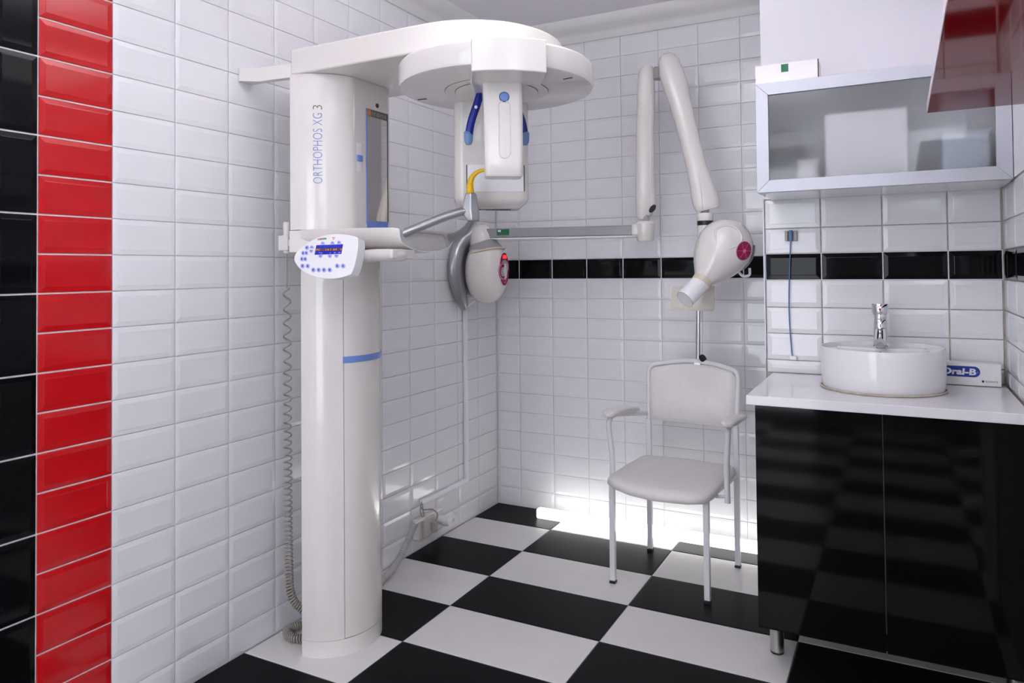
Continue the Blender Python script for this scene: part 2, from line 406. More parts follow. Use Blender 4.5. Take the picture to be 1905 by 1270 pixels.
# unseen suspended panels added to brighten room and ceiling, glowing up and down
PZ = 2.20
for k, (x, y, sx, sy, lb) in enumerate([(1.30, -1.78, 0.60, 0.60, 'unseen square light panel added above the middle of the room'), (1.15, -3.70, 0.60, 0.60, 'unseen square light panel added behind the viewer, nearer the left wall'), (3.0, -3.9, 0.60, 0.60, 'unseen square light panel added behind the viewer, far right')]):
    L = thing('added_light_panel', lb, 'added light panel', (x, y, CZ), 'added hanging light panels')
    box('diffuser', (x - sx / 2, y - sy / 2, PZ), (x + sx / 2, y + sy / 2, PZ + 0.010), PANELM, L)
    box('added_uplight', (x - sx / 2, y - sy / 2, PZ + 0.012), (x + sx / 2, y + sy / 2, PZ + 0.022), UPL, L)
    for a, b in (((-sx / 2 - .012, -sy / 2 - .012), (sx / 2 + .012, -sy / 2)), ((-sx / 2 - .012, sy / 2), (sx / 2 + .012, sy / 2 + .012)), ((-sx / 2 - .012, -sy / 2), (-sx / 2, sy / 2)), ((sx / 2, -sy / 2), (sx / 2 + .012, sy / 2))):
        box('frame', (x + a[0], y + a[1], PZ - 0.002), (x + b[0], y + b[1], PZ + 0.024), PAINTM, L)
    for i in (-1, 1):
        for j in (-1, 1):
            tube('suspension_wire', [(x + i * sx / 2.1, y + j * (sy / 2 + 0.006), PZ + 0.02), (x + i * sx / 2.1, y + j * (sy / 2 + 0.006), CZ)], 0.0015, STEEL, L, segs=6)

# floor strip light along the back wall
L = thing('strip_light', 'glowing white strip light lying on the floor along the back wall', 'strip light', (0.95, -0.125, 0))
box('housing', (0.305, -0.098, 0.0), (1.80, -0.090, 0.012), PAINTM, L)
box('diffuser', (0.305, -0.140, 0.0), (1.80, -0.098, 0.050), STRIP, L, bevel=0.010, segs=3)

# ------------------------------------------------------------------ panoramic x-ray machine
MY = -1.52
MX = thing('panoramic_xray_machine', 'tall white panoramic dental x-ray machine with overhead disc and oval control panel', 'x-ray machine', (0.27, MY, 0))
def dpoly(xb, hw, dep, n=40, flat=None, t0=-90, t1=90, r0=0.0):
    out = []
    for k in range(n + 1):
        t = math.radians(t0 + (t1 - t0) * k / n); x = xb + dep * math.cos(t); y_ = MY + hw * math.sin(t)
        if flat is not None: x = min(x, flat)
        out.append((x, y_))
    return out
# lower column: shell with a recess that takes the front panel
def shell(xb, hw, dep, ins=0.004, ta=37):
    out = []
    for k in range(61):
        t = -90 + 3 * k; q = math.radians(t); s = ins if -ta < t < ta else 0
        out.append((xb + (dep - s) * math.cos(q), MY + (hw - s) * math.sin(q)))
    return out
def shell_sharp(xb, hw, dep, ins, ta):
    pts = []
    for a, b, s in ((-90, -ta, 0), (-ta, ta, ins), (ta, 90, 0)):
        n = 14
        for k in range(n + 1):
            q = math.radians(a + (b - a) * k / n); pts.append((xb + (dep - s) * math.cos(q), MY + (hw - s) * math.sin(q)))
    return pts
body = prism('lower_column', shell_sharp(0.197, 0.165, 0.160, 0.006, 37), 0.056, 1.40, PL, MX, smooth=30)
prism('column_foot', dpoly(0.197, 0.165, 0.160), 0.0, 0.055, PL, MX, smooth=30)
pp = []
for k in range(25):
    q = math.radians(-36.4 + 72.8 * k / 24); pp.append((0.197 + 0.160 * math.cos(q), MY + 0.165 * math.sin(q)))
for k in range(25):
    q = math.radians(36.4 - 72.8 * k / 24); pp.append((0.197 + 0.155 * math.cos(q), MY + 0.160 * math.sin(q)))
prism('front_panel', pp, 0.058, 1.395, PL, MX, smooth=30)
bs = []
for k in range(25):
    q = math.radians(-37.5 + 97 * k / 24); bs.append((0.197 + 0.163 * math.cos(q), MY + 0.168 * math.sin(q)))
for k in range(25):
    q = math.radians(59.5 - 97 * k / 24); bs.append((0.197 + 0.156 * math.cos(q), MY + 0.161 * math.sin(q)))
lab(prism('grip_strip', bs, 0.985, 1.007, BLUE, MX, smooth=30), 'blue strip across the column front')
# slim rail at the back edge of the column
box('guide_rail', (0.185, MY + 0.135, 0.30), (0.21, MY + 0.172, 1.37), PL, MX, bevel=0.003)

# upper cover
XF = 0.366
cov = prism('upper_cover', dpoly(0.197, 0.212, 0.187, 60, flat=XF), 1.438, 1.962, PL, MX, smooth=30)
# raised lobe at the edge of the front recess
lob = []
for z, s in ((1.75, 0.0), (1.765, 0.5), (1.79, 0.9), (1.83, 1.0), (1.86, 0.95), (1.90, 0.6), (1.93, 0.15)):
    lob.append([(XF - 0.03, MY - 0.098, z), (XF - 0.015 - 0.004 + 0.004 * s, MY - 0.106 - 0.004 * s, z), (XF - 0.001 + 0.003 * s, MY - 0.086 + 0.0 * s, z), (XF - 0.02, MY - 0.07, z)])
loft('cover_lobe', lob, PL, MX, smooth=60)
# slider
box('slider_slot', (XF - 0.001, MY - 0.073, 1.640), (XF + 0.0012, MY - 0.051, 1.740), PLW, cov, bevel=0.002)
lab(box('slider_knob', (XF, MY - 0.075, 1.676), (XF + 0.008, MY - 0.050, 1.697), BLUE, cov, bevel=0.002), 'blue slider knob')
# lettering on the rounded flank
def on_cover(y_, z, off=0.0008):
    d = max(-0.999, min(0.999, (y_ - MY) / 0.212)); return V((0.197 + (0.187 + off) * math.sqrt(1 - d * d), y_ - off, z))
def cover_t(s, z, off=0.0012):
    # s = arc position measured from the back edge
    return V((0.197 + (0.187 + off) * math.cos(s), MY + (0.212 + off) * math.sin(s), z))
S0, S1 = math.radians(-64.0), math.radians(-55.0)
def letter_fn(z0):
    def f(x, y_):      # x runs up the column, y runs to the left (reading from bottom to top)
        return cover_t(S1 + (S0 - S1) * y_, z0 + x)
    return f
text('cover_lettering', 'ORTHOPHOS XG', letter_fn(1.592), 0.236, 1.0, LETTER, cov, thin=-0.014)
text('cover_lettering', '3', letter_fn(1.840), 0.015, 1.0, GPRINT, cov, thin=-0.016)
# mirror with its head strip
mi = box('mirror', (XF - 0.001, MY - 0.022, 1.475), (XF + 0.002, MY + 0.090, 1.842), MIRR, MX)
box('mirror_edge', (XF - 0.001, MY - 0.026, 1.462), (XF + 0.003, MY - 0.022, 1.868), BLUE, mi)
box('mirror_edge', (XF - 0.001, MY + 0.090, 1.475), (XF + 0.003, MY + 0.093, 1.868), DARK, mi)
lab(box('mirror_foot', (XF - 0.001, MY - 0.022, 1.440), (XF + 0.0025, MY + 0.092, 1.475), BLUE, mi), 'blue strip under the mirror')
box('logo_strip', (XF - 0.001, MY - 0.022, 1.842), (XF + 0.0022, MY + 0.090, 1.868), GPRINT, mi)
box('logo_square', (XF, MY - 0.021, 1.8435), (XF + 0.0027, MY - 0.001, 1.8665), ORANGE, mi)
text('logo_lettering', 's', lambda x, y_: V((XF + 0.0031, MY - 0.0165 + x, 1.848 + y_)), 0.012, 0.013, GTXT, mi)
text('logo_lettering', 'irona', lambda x, y_: V((XF + 0.0027, MY + 0.004 + x, 1.848 + y_)), 0.082, 0.017, GTXT, mi, spacing=1.15)
lathe('sight_hole', [(0.0, 0), (0.008, 0.0001), (0.008, 0.002), (0.0, 0.0021)], (XF, MY + 0.036, 1.888), (1, 0, 0), DARK, MX, segs=16)

# overhead beam
bp_ = [(0.196, -1.728), (0.80, -1.728)]
bp_ = bp_[:1] + [(p.x, p.y) for p in smoothpath([(0.60, -1.728, 0), (0.70, -1.728, 0), (0.79, -1.724, 0), (0.86, -1.704, 0), (0.925, -1.668, 0), (0.985, -1.610, 0), (1.027, -1.52, 0), (1.040, -1.42, 0), (1.025, -1.33, 0), (0.97, -1.25, 0), (0.88, -1.21, 0), (0.78, -1.215, 0), (0.66, -1.27, 0), (0.55, -1.305, 0)], 4)] + [(0.196, -1.308)]
beam = prism('overhead_beam', bp_, 1.963, 2.050, PL, MX, bevel=0.006)
# wall bracket
br = [(0.0, -1.775), (0.012, -1.775), (0.06, -1.742), (0.19, -1.728), (0.215, -1.710), (0.215, -1.690), (0.19, -1.702), (0.06, -1.716), (0.0, -1.718)]
prism('wall_bracket', br, 1.955, 2.003, PL, MX, bevel=0.002)

# rotating disc with its hub
DX, DY, DR = 0.876, -1.515, 0.31
disc = lathe('rotating_disc', [(0.0, 0.0), (DR - 0.012, 0.0), (DR - 0.004, 0.003), (DR, 0.011), (DR, 0.066), (DR - 0.006, 0.073), (0.0, 0.073)], (DX, DY, 1.870), (0, 0, 1), PL, MX, segs=96)
lathe('bearing', [(0.0, 0), (0.19, 0), (0.19, 0.024), (0, 0.024)], (DX, DY, 1.942), (0, 0, 1), PL, MX, segs=64)
for r_, h in ((0.165, 0.0020), (0.132, 0.0042)):
    lathe('hub_gap', [(0.0, 0.002), (r_ + 0.0013, 0.002), (r_ + 0.0013, -h + 0.0012), (0, -h + 0.0012)], (DX, DY, 1.870), (0, 0, 1), DARK, disc, segs=64)
    lathe('hub_ring', [(0.0, 0.002), (r_, 0.002), (r_, -h), (0, -h)], (DX, DY, 1.870), (0, 0, 1), PL, disc, segs=64)
for a in (-8, 187):
    q = math.radians(a); c = V((DX + 0.27 * math.cos(q), DY + 0.27 * math.sin(q), 1.8695))
    obox('index_mark', c, ((math.cos(q), math.sin(q), 0), (-math.sin(q), math.cos(q), 0), (0, 0, 1)), (0.016, 0.0018, 0.0012), DARK, disc)

# gantry: u points from the hub to the viewer's side, v to the right of it
UA = math.radians(-57.0)
U = V((math.cos(UA), math.sin(UA), 0)); W_ = V((-math.sin(UA), math.cos(UA), 0)); HUB = V((DX, DY, 0)); UP = V((0, 0, 1))
def gp(r_, s, z): return HUB + U * r_ + W_ * s + UP * z
# sensor carrier block on the rim
blk = []
for s in [-0.106 + 0.212 * k / 16 for k in range(17)]: blk.append((math.sqrt(0.322 ** 2 - s * s), s))
poly = [(r_, s + 0.018) for r_, s in blk] + [(0.16, 0.124), (0.16, -0.088)]
loft('carrier_block', [[gp(r_, s, z) for r_, s in poly] for z in (1.850, 1.9445)], PL, MX, bevel=0.004)
# sensor pillar
pil_poly = rrect(0.119, 0.09, 0.014, 5)
def prect(wd, dp, r_, cx, cr, z): return [gp(cr + y_, cx + x, z) for x, y_ in rrect(wd, dp, r_, 5)]
pil = loft('sensor_pillar', [prect(0.106, 0.080, 0.014, 0.010, 0.143, 1.574), prect(0.112, 0.088, 0.016, 0.010, 0.143, 1.579), prect(0.113, 0.090, 0.016, 0.010, 0.143, 1.61), prect(0.119, 0.090, 0.016, 0.008, 0.143, 1.851)], PL, MX, smooth=40)
lathe('pillar_button', [(0.0, 0), (0.0135, 0), (0.0135, 0.005), (0.012, 0.007), (0, 0.007)], gp(0.186, 0.011, 1.808), U, BLUE, pil, segs=28)
lathe('button_gap', [(0.0, 0), (0.0152, 0), (0.0152, 0.0022), (0, 0.0022)], gp(0.187, 0.011, 1.808), U, DARK, pil, segs=28)
# long finger groove: raised rim of a rounded channel
rim = []
for x, y_ in rrect(0.034, 0.170, 0.0165, 8): rim.append(gp(0.1885, 0.011 + x, 1.712 + y_))
rim.append(rim[0])
tube('finger_channel', rim, 0.0018, PL, pil, segs=6)
# tube head behind
hd_poly = rrect(0.262, 0.19, 0.045, 8)
def hrect(wd, dp, rr, z, cr=-0.245, cs=0.0): return [gp(cr + y_, cs + x, z) for x, y_ in rrect(wd, dp, rr, 8)]
HS = -0.010
tubeh = loft('tube_head', [hrect(0.20, 0.14, 0.03, 1.512, cs=HS), hrect(0.246, 0.185, 0.04, 1.530, cs=HS), hrect(0.256, 0.196, 0.035, 1.545, cs=HS), hrect(0.256, 0.196, 0.035, 1.870, cs=HS)], PL, MX, smooth=40)
box_c = gp(-0.1468, HS + 0.012, 1.610)
obox('beam_window', box_c, (W_, UP, U), (0.096, 0.045, 0.0012), PLW, tubeh)
obox('window_gap', gp(-0.1472, HS + 0.012 + 0.0975, 1.610), (W_, UP, U), (0.0018, 0.045, 0.0012), DARK, tubeh)
obox('window_gap', gp(-0.1472, HS + 0.012 - 0.0975, 1.610), (W_, UP, U), (0.0018, 0.045, 0.0012), DARK, tubeh)
vv, vf = [], []
for a in range(20):
    for b in range(3):
        c = gp(-0.24 - 0.012 * b, HS - 0.075 + 0.0075 * a, 1.5115)
        for z in (-0.0012, 0.001):
            for i, j in ((-1, -1), (1, -1), (1, 1), (-1, 1)): vv.append(c + W_ * 0.0024 * i + U * 0.0035 * j + UP * z)
        n = len(vv) - 8; vf += [tuple(n + i for i in f) for f in BOXF]
vn = make('vent_holes', vv, vf, DARK, tubeh)
# blue temple supports
for sgn in (-1, 1):
    pth = smoothpath([gp(-0.01, sgn * 0.052 + 0.0, 1.868), gp(-0.012, sgn * 0.062 + 0.0, 1.835), gp(-0.015, sgn * 0.082 + 0.0, 1.775), gp(-0.02, sgn * 0.0915 + 0.0, 1.725)], 6)
    ts = tube('temple_support', pth, [(0.008, 0.013)] * len(pth), BLUED, MX, segs=14, up=U)
    lathe('support_pad', [(0.0, -0.022), (0.009, -0.020), (0.0135, -0.010), (0.0145, 0.0), (0.0145, 0.020), (0.011, 0.024), (0.0, 0.024)], gp(-0.02, sgn * 0.0915, 1.722), (0, 0, 1), BLUEL, ts, segs=20, squash=(U, 0.7))
    lathe('support_screw', [(0, 0), (0.005, 0), (0.005, 0.003), (0, 0.003)], gp(-0.004, sgn * 0.067, 1.82), U, PLW, ts, segs=14)

# carriage and chin arm
prism('carriage', dpoly(0.19, 0.212, 0.205, 48), 1.362, 1.437, PL, MX, bevel=0.004)
def arm_ring(x, hw, ztop, zbot, ex=0.75, n=22):
    out = [(x, MY + 0.002 + hw, ztop), (x, MY + 0.002 + hw * 0.5, ztop), (x, MY + 0.002, ztop), (x, MY + 0.002 - hw * 0.5, ztop), (x, MY + 0.002 - hw, ztop)]
    for k in range(1, n):
        a = math.pi * k / n
        out.append((x, MY + 0.002 - hw * math.cos(a), ztop - 0.010 - (ztop - 0.010 - zbot) * abs(math.sin(a)) ** ex))
    return out
ARMS = [(0.24, 0.212, 1.437, 1.362), (0.34, 0.210, 1.437, 1.360), (0.44, 0.200, 1.4365, 1.358), (0.53, 0.180, 1.436, 1.357), (0.585, 0.164, 1.435, 1.357), (0.604, 0.158, 1.433, 1.359)]
arm = loft('chin_arm', [arm_ring(*q) for q in ARMS], PL, MX, smooth=35)
# pale inset face with a seam at the tip of the arm
fr_ = arm_ring(0.606, 0.150, 1.4275, 1.365)
loft('tip_inset', [[V(p) - V((0.004, 0, 0)) for p in fr_], fr_], mat('pale_translucent_plastic', (0.66, 0.65, 0.65), 0.15), arm, smooth=30)
tube('tip_seam', [(0.6068, MY - 0.055, 1.423), (0.6068, MY + 0.085, 1.421), (0.6068, MY + 0.102, 1.412), (0.6068, MY + 0.118, 1.376)], 0.0012, PLG, arm, segs=5)
rimp = [V(p) + V((0.001, 0, 0)) for p in arm_ring(0.605, 0.156, 1.431, 1.3605)]
tube('tip_rim', rimp[4:], 0.0024, PLW, arm, segs=6)
# handle tubes and bite block
n1 = smoothpath([(0.585, -1.652, 1.410), (0.640, -1.612, 1.438), (0.700, -1.562, 1.470), (0.742, -1.527, 1.488), (0.765, -1.508, 1.492)], 6)
tube('handle_tube', n1, 0.0145, SILV, MX, segs=20)
n2 = smoothpath([(0.590, -1.374, 1.412), (0.640, -1.400, 1.416), (0.705, -1.440, 1.432), (0.752, -1.475, 1.455), (0.772, -1.495, 1.480)], 6)
tube('handle_tube', n2, 0.0145, SILV, MX, segs=20)
for p, q in ((n1[0], n1[1]), (n2[0], n2[1])):
    d = (q - p).normalized(); lathe('tube_collar', [(0.0, 0), (0.0175, 0), (0.0175, 0.012), (0.0145, 0.013), (0, 0.013)], p - d * 0.002, d, PLG, MX, segs=24)
Rl = V((0.891, 0.454, 0)); Fw = V((-0.454, 0.891, 0))
bc = V((0.770, -1.505, 0))
def bring(wl, wr, d, z, sh=0.0): return [bc + Rl * (-wl + sh) - Fw * d * .6 + UP * z, bc + Rl * (sh * 1.0) - Fw * d + UP * z, bc + Rl * (wr + sh) - Fw * d * .6 + UP * z, bc + Rl * (wr + sh) + Fw * d + UP * z, bc + Rl * (-wl + sh) + Fw * d + UP * z]
loft('bite_block', [bring(0.016, 0.022, 0.020, 1.458, 0.004), bring(0.026, 0.024, 0.023, 1.475, 0.003), bring(0.028, 0.024, 0.023, 1.498, 0.0), bring(0.018, 0.017, 0.017, 1.550, 0.0)], SILV, MX, smooth=25, bevel=0.004)
bt = smoothpath([(0.768, -1.506, 1.548), (0.768, -1.507, 1.578), (0.776, -1.506, 1.603), (0.794, -1.498, 1.620), (0.818, -1.488, 1.626)], 7)
lab(tube('bite_piece', bt, [(0.014 - 0.0085 * (k / (len(bt) - 1)) ** 0.8, 0.0135 - 0.009 * (k / (len(bt) - 1)) ** 0.7) for k in range(len(bt))], YEL, MX, segs=12), 'curved yellow bite piece')

# control panel (local drawing units: u to the right, v down)
PO = V((0.4646589, -1.8469111, 1.345618)); PA = V((0.0003002, -0.0000312, -0.0000057)); PB = V((0.0000413, -0.0000457, -0.0002079)); PN = PA.cross(PB).normalized()
if PN.y > 0: PN = -PN
def pn(x, y_, off=0.0): return PO + PA * (x - 700) + PB * (y_ - 600) + PN * off
outl = [(195, 660), (200, 610), (220, 560), (300, 480), (420, 392), (560, 322), (700, 287), (850, 278), (1000, 296), (1090, 318), (1140, 340), (1143, 430), (1135, 500), (1120, 610), (1095, 720), (1065, 810), (1036, 868), (970, 895), (900, 915), (820, 930), (750, 937), (680, 938), (620, 932), (540, 916), (450, 890), (380, 858), (330, 830), (280, 790), (240, 745), (212, 700)]
cx_, cy_ = 690, 610
def pring(off, sc=1.0): return [pn(cx_ + (x - cx_) * sc, cy_ + (y_ - cy_) * sc, off) for x, y_ in outl]
pan = loft('control_panel', [pring(-0.040, 0.90), pring(-0.036, 0.95), pring(-0.006, 0.995), pring(-0.0015, 1.0), pring(0.0, 0.985)], PLW, MX, smooth=30)
def ell(x, y_, a, b, n=16): return [(x + a * math.cos(2 * math.pi * k / n), y_ + b * math.sin(2 * math.pi * k / n)) for k in range(n)]
def pplate(name, poly, h0, h1, m, par=pan): return loft(name, [[pn(x, y_, h0) for x, y_ in poly], [pn(x, y_, h1) for x, y_ in poly]], m, par, smooth=30)
for x, y_ in [(400, 478), (342, 560), (392, 558), (323, 650), (375, 650), (335, 755), (415, 755), (500, 812), (580, 810), (660, 810), (743, 808), (852, 748), (935, 748)]:
    pplate('key', ell(x, y_, 26 if y_ in (560, 558, 650) else 30, 34), -0.0005, 0.0012, LILAC)
    pplate('key_symbol', ell(x, y_, 9, 15, 8), 0.0010, 0.0014, BLUED)
for x, y_, up in [(475, 470, 1), (465, 530, -1), (640, 412, 1), (783, 410, 1), (880, 405, 1), (605, 608, -1), (745, 608, -1), (840, 605, -1)]:
    h = [(x + 28 * math.cos(math.radians(a)), y_ + up * 20 - up * 44 * math.sin(math.radians(a))) for a in range(0, 181, 15)]
    pplate('arrow_key', h, -0.0005, 0.0012, LILAC)
    pplate('key_symbol', [(x - 8, y_ + up * 8), (x + 8, y_ + up * 8), (x, y_ - up * 8)], 0.0010, 0.0014, BLUED)
dsp = pplate('display', [(545, 442), (936, 432), (910, 574), (517, 585)], -0.0005, 0.0008, LCD)
pplate('display_band', [(538, 493), (926, 488), (917, 526), (530, 532)], 0.0006, 0.0010, LCDB, dsp)
def ptext(s, x, y_, wd, ht, m, par, thin=0.0): return text('display_lettering', s, lambda a, b: pn(x + a + 0.1 * b, y_ - b - a * 0.02, 0.0014), wd, ht, m, par, thin=thin)
ptext('PIC', 545, 527, 60, 30, LCDT, dsp); ptext('14.1 64', 685, 525, 165, 30, LCDT, dsp); ptext('8', 900, 521, 16, 28, LCDT, dsp)
ptext('Prog', 585, 570, 50, 20, WHITEP, dsp); ptext('s', 748, 565, 12, 12, WHITEP, dsp); ptext('kV', 808, 565, 30, 18, WHITEP, dsp); ptext('mA', 868, 562, 36, 18, WHITEP, dsp)
pplate('maker_plate', [(560, 342), (692, 334), (690, 358), (558, 368)], -0.0005, 0.0006, GPRINT)
pplate('maker_square', [(560, 342), (590, 340), (588, 366), (558, 368)], 0.0003, 0.0010, ORANGE)
ptext('sirona', 562, 363, 122, 17, WHITEP, pan)
for a in (90, 210, 330):
    q = math.radians(a); x, y_ = 800 + 14 * math.cos(q), 340 + 16 * math.sin(q)
    pplate('radiation_mark', ell(x, y_, 8, 9, 8), -0.0004, 0.0006, ORANGE)
pplate('radiation_mark', ell(800, 340, 4, 5, 8), -0.0004, 0.0006, INK)
pplate('status_lamp', ell(955, 343, 12, 14, 12), -0.0004, 0.0012, PLW)
# support arm of the control panel
tube('panel_arm', smoothpath([pn(820, 640, -0.03), (0.56, -1.76, 1.345), (0.60, -1.66, 1.348), (0.52, -1.57, 1.352)], 6), 0.020, PL, MX, segs=18)
box('arm_socket', (0.42, -1.72, 1.335), (0.615, -1.60, 1.366), PL, MX, bevel=0.006)
# holder of the exposure handset
box('handset_holder', (0.090, -1.685, 1.372), (0.135, -1.645, 1.425), PL, MX, bevel=0.004)
box('holder_arm', (0.12, -1.68, 1.385), (0.21, -1.655, 1.41), PL, MX, bevel=0.003)

# ------------------------------------------------------------------ exposure handset with coiled cord
HN = thing('exposure_handset', 'small white exposure handset with a long coiled grey cord beside the x-ray column', 'handset', (0.11, -1.66, 0))
lathe('grip', [(0.0, 0.0), (0.009, 0.0), (0.012, 0.004), (0.0125, 0.105), (0.011, 0.110), (0.0, 0.110)], (0.112, -1.665, 1.362), (0, 0, 1), PL, HN, segs=24)
tube('lead', smoothpath([(0.112, -1.665, 1.365), (0.112, -1.665, 1.30), (0.116, -1.668, 1.24)], 6), 0.0022, CABLE, HN, segs=8)
path = smoothpath([(0.112, -1.665, 1.240), (0.113, -1.665, 0.95), (0.114, -1.665, 0.6), (0.118, -1.665, 0.28), (0.125, -1.66, 0.175), (0.15, -1.63, 0.12), (0.172, -1.59, 0.085)], 60)
def coil(path, r_, pitch):
    P, T, N = frames(path); out = []; ph = 0; acc = 0
    L = [0]
    for i in range(1, len(P)): L.append(L[-1] + (P[i] - P[i - 1]).length)
    tot = L[-1]; s = 0; i = 0
    while s < tot:
        while i < len(L) - 2 and L[i + 1] < s: i += 1
        t = (s - L[i]) / max(1e-9, L[i + 1] - L[i]); p = P[i].lerp(P[i + 1], t); n = N[i]; b = T[i].cross(n)
        f = s / tot; pt = pitch(f); rr = r_(f)
        out.append(p + n * rr * math.cos(ph) + b * rr * math.sin(ph))
        ph += 2 * math.pi / 10; s += pt / 10
    return out
cp = coil(path, lambda f: 0.0125, lambda f: 0.046 * (1 - f) ** 1.5 + 0.0085)
tube('coiled_cord', cp, 0.0030, CABLE, HN, segs=6)
cp = coil(smoothpath([(0.172, -1.50, 0.018), (0.13, -1.515, 0.018), (0.075, -1.545, 0.018), (0.045, -1.59, 0.018), (0.068, -1.625, 0.018), (0.12, -1.632, 0.018), (0.172, -1.60, 0.018)], 30), lambda f: 0.0125, lambda f: 0.0085)
tube('coiled_cord', cp, 0.0034, CABLE, HN, segs=6)

# ------------------------------------------------------------------ wall-mounted intraoral x-ray unit
IU = thing('intraoral_xray_unit', 'wall-mounted intraoral x-ray unit with grey reach bar and folding white arm', 'x-ray unit', (0.0, -0.36, 1.1))
EC = V((0.150, -0.36, 1.292))
# controller body on the left wall
ctl = ellipsoid('controller_body', EC, (0.108, 0.108, 0.166), PL, IU, ex=0.93)
# grey shoulder and cream trim under the dome
ellipsoid('controller_shoulder', EC + V((-0.004, 0, 0.004)), (0.106, 0.108, 0.172), PLG, IU, ex=0.93, cut=(36, 78))
trim = []
for k in range(41):
    a = 2 * math.pi * k / 40
    trim.append(EC + V((0.089 * math.copysign(abs(math.cos(a)) ** 0.93, math.cos(a)), 0.090 * math.copysign(abs(math.sin(a)) ** 0.93, math.sin(a)), 0.098 + 0.020 * math.cos(a))))
tube('cream_trim', trim, 0.0055, CREAM, IU, segs=8)
lathe('pivot_dome', [(0.0, -0.02), (0.062, -0.02), (0.064, 0.0), (0.058, 0.035), (0.044, 0.066), (0.026, 0.083), (0.0, 0.090)], (0.128, -0.365, 1.442), (0, 0, 1), PL, IU, segs=32)
# keypad on the front of the controller
kp = loft('keypad', [[V((0.2435 + h, EC.y + 0.044 * math.cos(2 * math.pi * k / 28), EC.z + 0.010 + 0.083 * math.sin(2 * math.pi * k / 28))) for k in range(28)] for h in (-0.012, 0.011)], PINK, IU, smooth=30)
loft('keypad_rim', [[V((0.2425 + h, EC.y + 0.050 * math.cos(2 * math.pi * k / 28), EC.z + 0.010 + 0.089 * math.sin(2 * math.pi * k / 28))) for k in range(28)] for h in (-0.02, 0.009)], PL, IU, smooth=30)
def kplate(name, c, a, b, m, h=0.0118, n=18, a0=0, a1=360): 
    return loft(name, [[V((0.2435 + hh, EC.y + c[0] + a * math.cos(math.radians(a0 + (a1 - a0) * k / n)), EC.z + 0.010 + c[1] + b * math.sin(math.radians(a0 + (a1 - a0) * k / n)))) for k in range(n)] for hh in (0.008, h)], m, kp, smooth=30)
kplate('keypad_field', (0.0, 0.012), 0.038, 0.034, PLG)
kplate('keypad_ring', (-0.018, -0.012), 0.040, 0.042, PINKL, 0.0124)
kplate('keypad_ring', (-0.018, -0.012), 0.032, 0.034, PINK, 0.0128)
kplate('keypad_core', (-0.022, -0.014), 0.020, 0.024, PLG, 0.0132)
box('digit_display', (0.248, EC.y - 0.017, EC.z + 0.062), (0.2565, EC.y + 0.017, EC.z + 0.079), REDLED, kp)
for a, b in ((-0.022, 0.034), (0.018, 0.036), (0.026, 0.028), (-0.02, -0.05), (0.012, -0.056), (0.0, -0.066)):
    kplate('keypad_key', (a, b), 0.0045, 0.0045, PINKL, 0.0128, n=8)
# grey curved wall bracket
cpth = smoothpath([(0.075, -0.375, 1.495), (0.045, -0.425, 1.44), (0.035, -0.462, 1.375), (0.033, -0.476, 1.305), (0.034, -0.460, 1.235), (0.040, -0.432, 1.165), (0.040, -0.398, 1.100)], 6)
nn = len(cpth)
tube('wall_arch', cpth, [(0.030 + 0.012 * math.sin(math.pi * k / (nn - 1)) - 0.016 * max(0, (k / (nn - 1) - 0.75) * 4) ** 2, 0.034 - 0.014 * max(0, (k / (nn - 1) - 0.75) * 4) ** 2) for k in range(nn)], SILV, IU, segs=20, up=(0, 1, 0))
tube('thin_lead', smoothpath([(0.11, -0.40, 1.145), (0.07, -0.402, 1.118), (0.035, -0.385, 1.098), (0.012, -0.352, 1.100)], 6), 0.004, PL, IU, segs=8)
box('wall_plate', (0.0015, -0.44, 1.16), (0.05, -0.28, 1.44), SILV, IU, bevel=0.01)
# reach bar
A = V((0.150, -0.372, 1.482)); B = V((0.950, -0.262, 1.477)); dB = (B - A).normalized(); sB = V((-dB.y, dB.x, 0))
bar = obox('reach_bar', (A + B) / 2, (dB, sB, UP), ((B - A).length / 2, 0.020, 0.024), BARG, IU, bevel=0.006)
obox('bar_lip', (A + B) / 2 - UP * 0.027, (dB, sB, UP), ((B - A).length / 2, 0.018, 0.003), PLW, bar)
obox('bar_label', A + dB * 0.105 - sB * 0.0205 + UP * 0.004, (dB, sB, UP), (0.033, 0.0008, 0.015), GREEN, bar)
obox('label_mark', A + dB * 0.086 - sB * 0.0215 + UP * 0.011, (dB, sB, UP), (0.008, 0.0006, 0.005), WHITEP, bar)
for k in range(9):   # faint scuff lines on the bar
    t0 = 0.40 + 0.03 * k; q = A + dB * t0 - sB * 0.0203
    tube('scratch', [q + UP * random.uniform(-0.015, 0.012), q + dB * 0.02 + UP * random.uniform(-0.012, 0.015), q + dB * 0.045 + UP * random.uniform(-0.015, 0.012)], 0.0006, PLG, bar, segs=4)
# lower joint
J = V((0.958, -0.262, 0))
lathe('bar_joint', [(0.0, -0.052), (0.036, -0.052), (0.040, -0.046), (0.044, 0.005), (0.046, 0.030), (0.040, 0.040), (0.0, 0.040)], (J.x, J.y, 1.478), (0, 0, 1), PL, IU, segs=32)
obox('joint_shoulder', (0.925, -0.266, 1.480), (dB, sB, UP), (0.030, 0.030, 0.032), PL, IU, bevel=0.016, segs=3)
lathe('joint_pin', [(0.0, 0), (0.017, 0), (0.017, 0.05), (0, 0.05)], (J.x + 0.004, J.y, 1.515), (0, 0, 1), PLG, IU, segs=20)
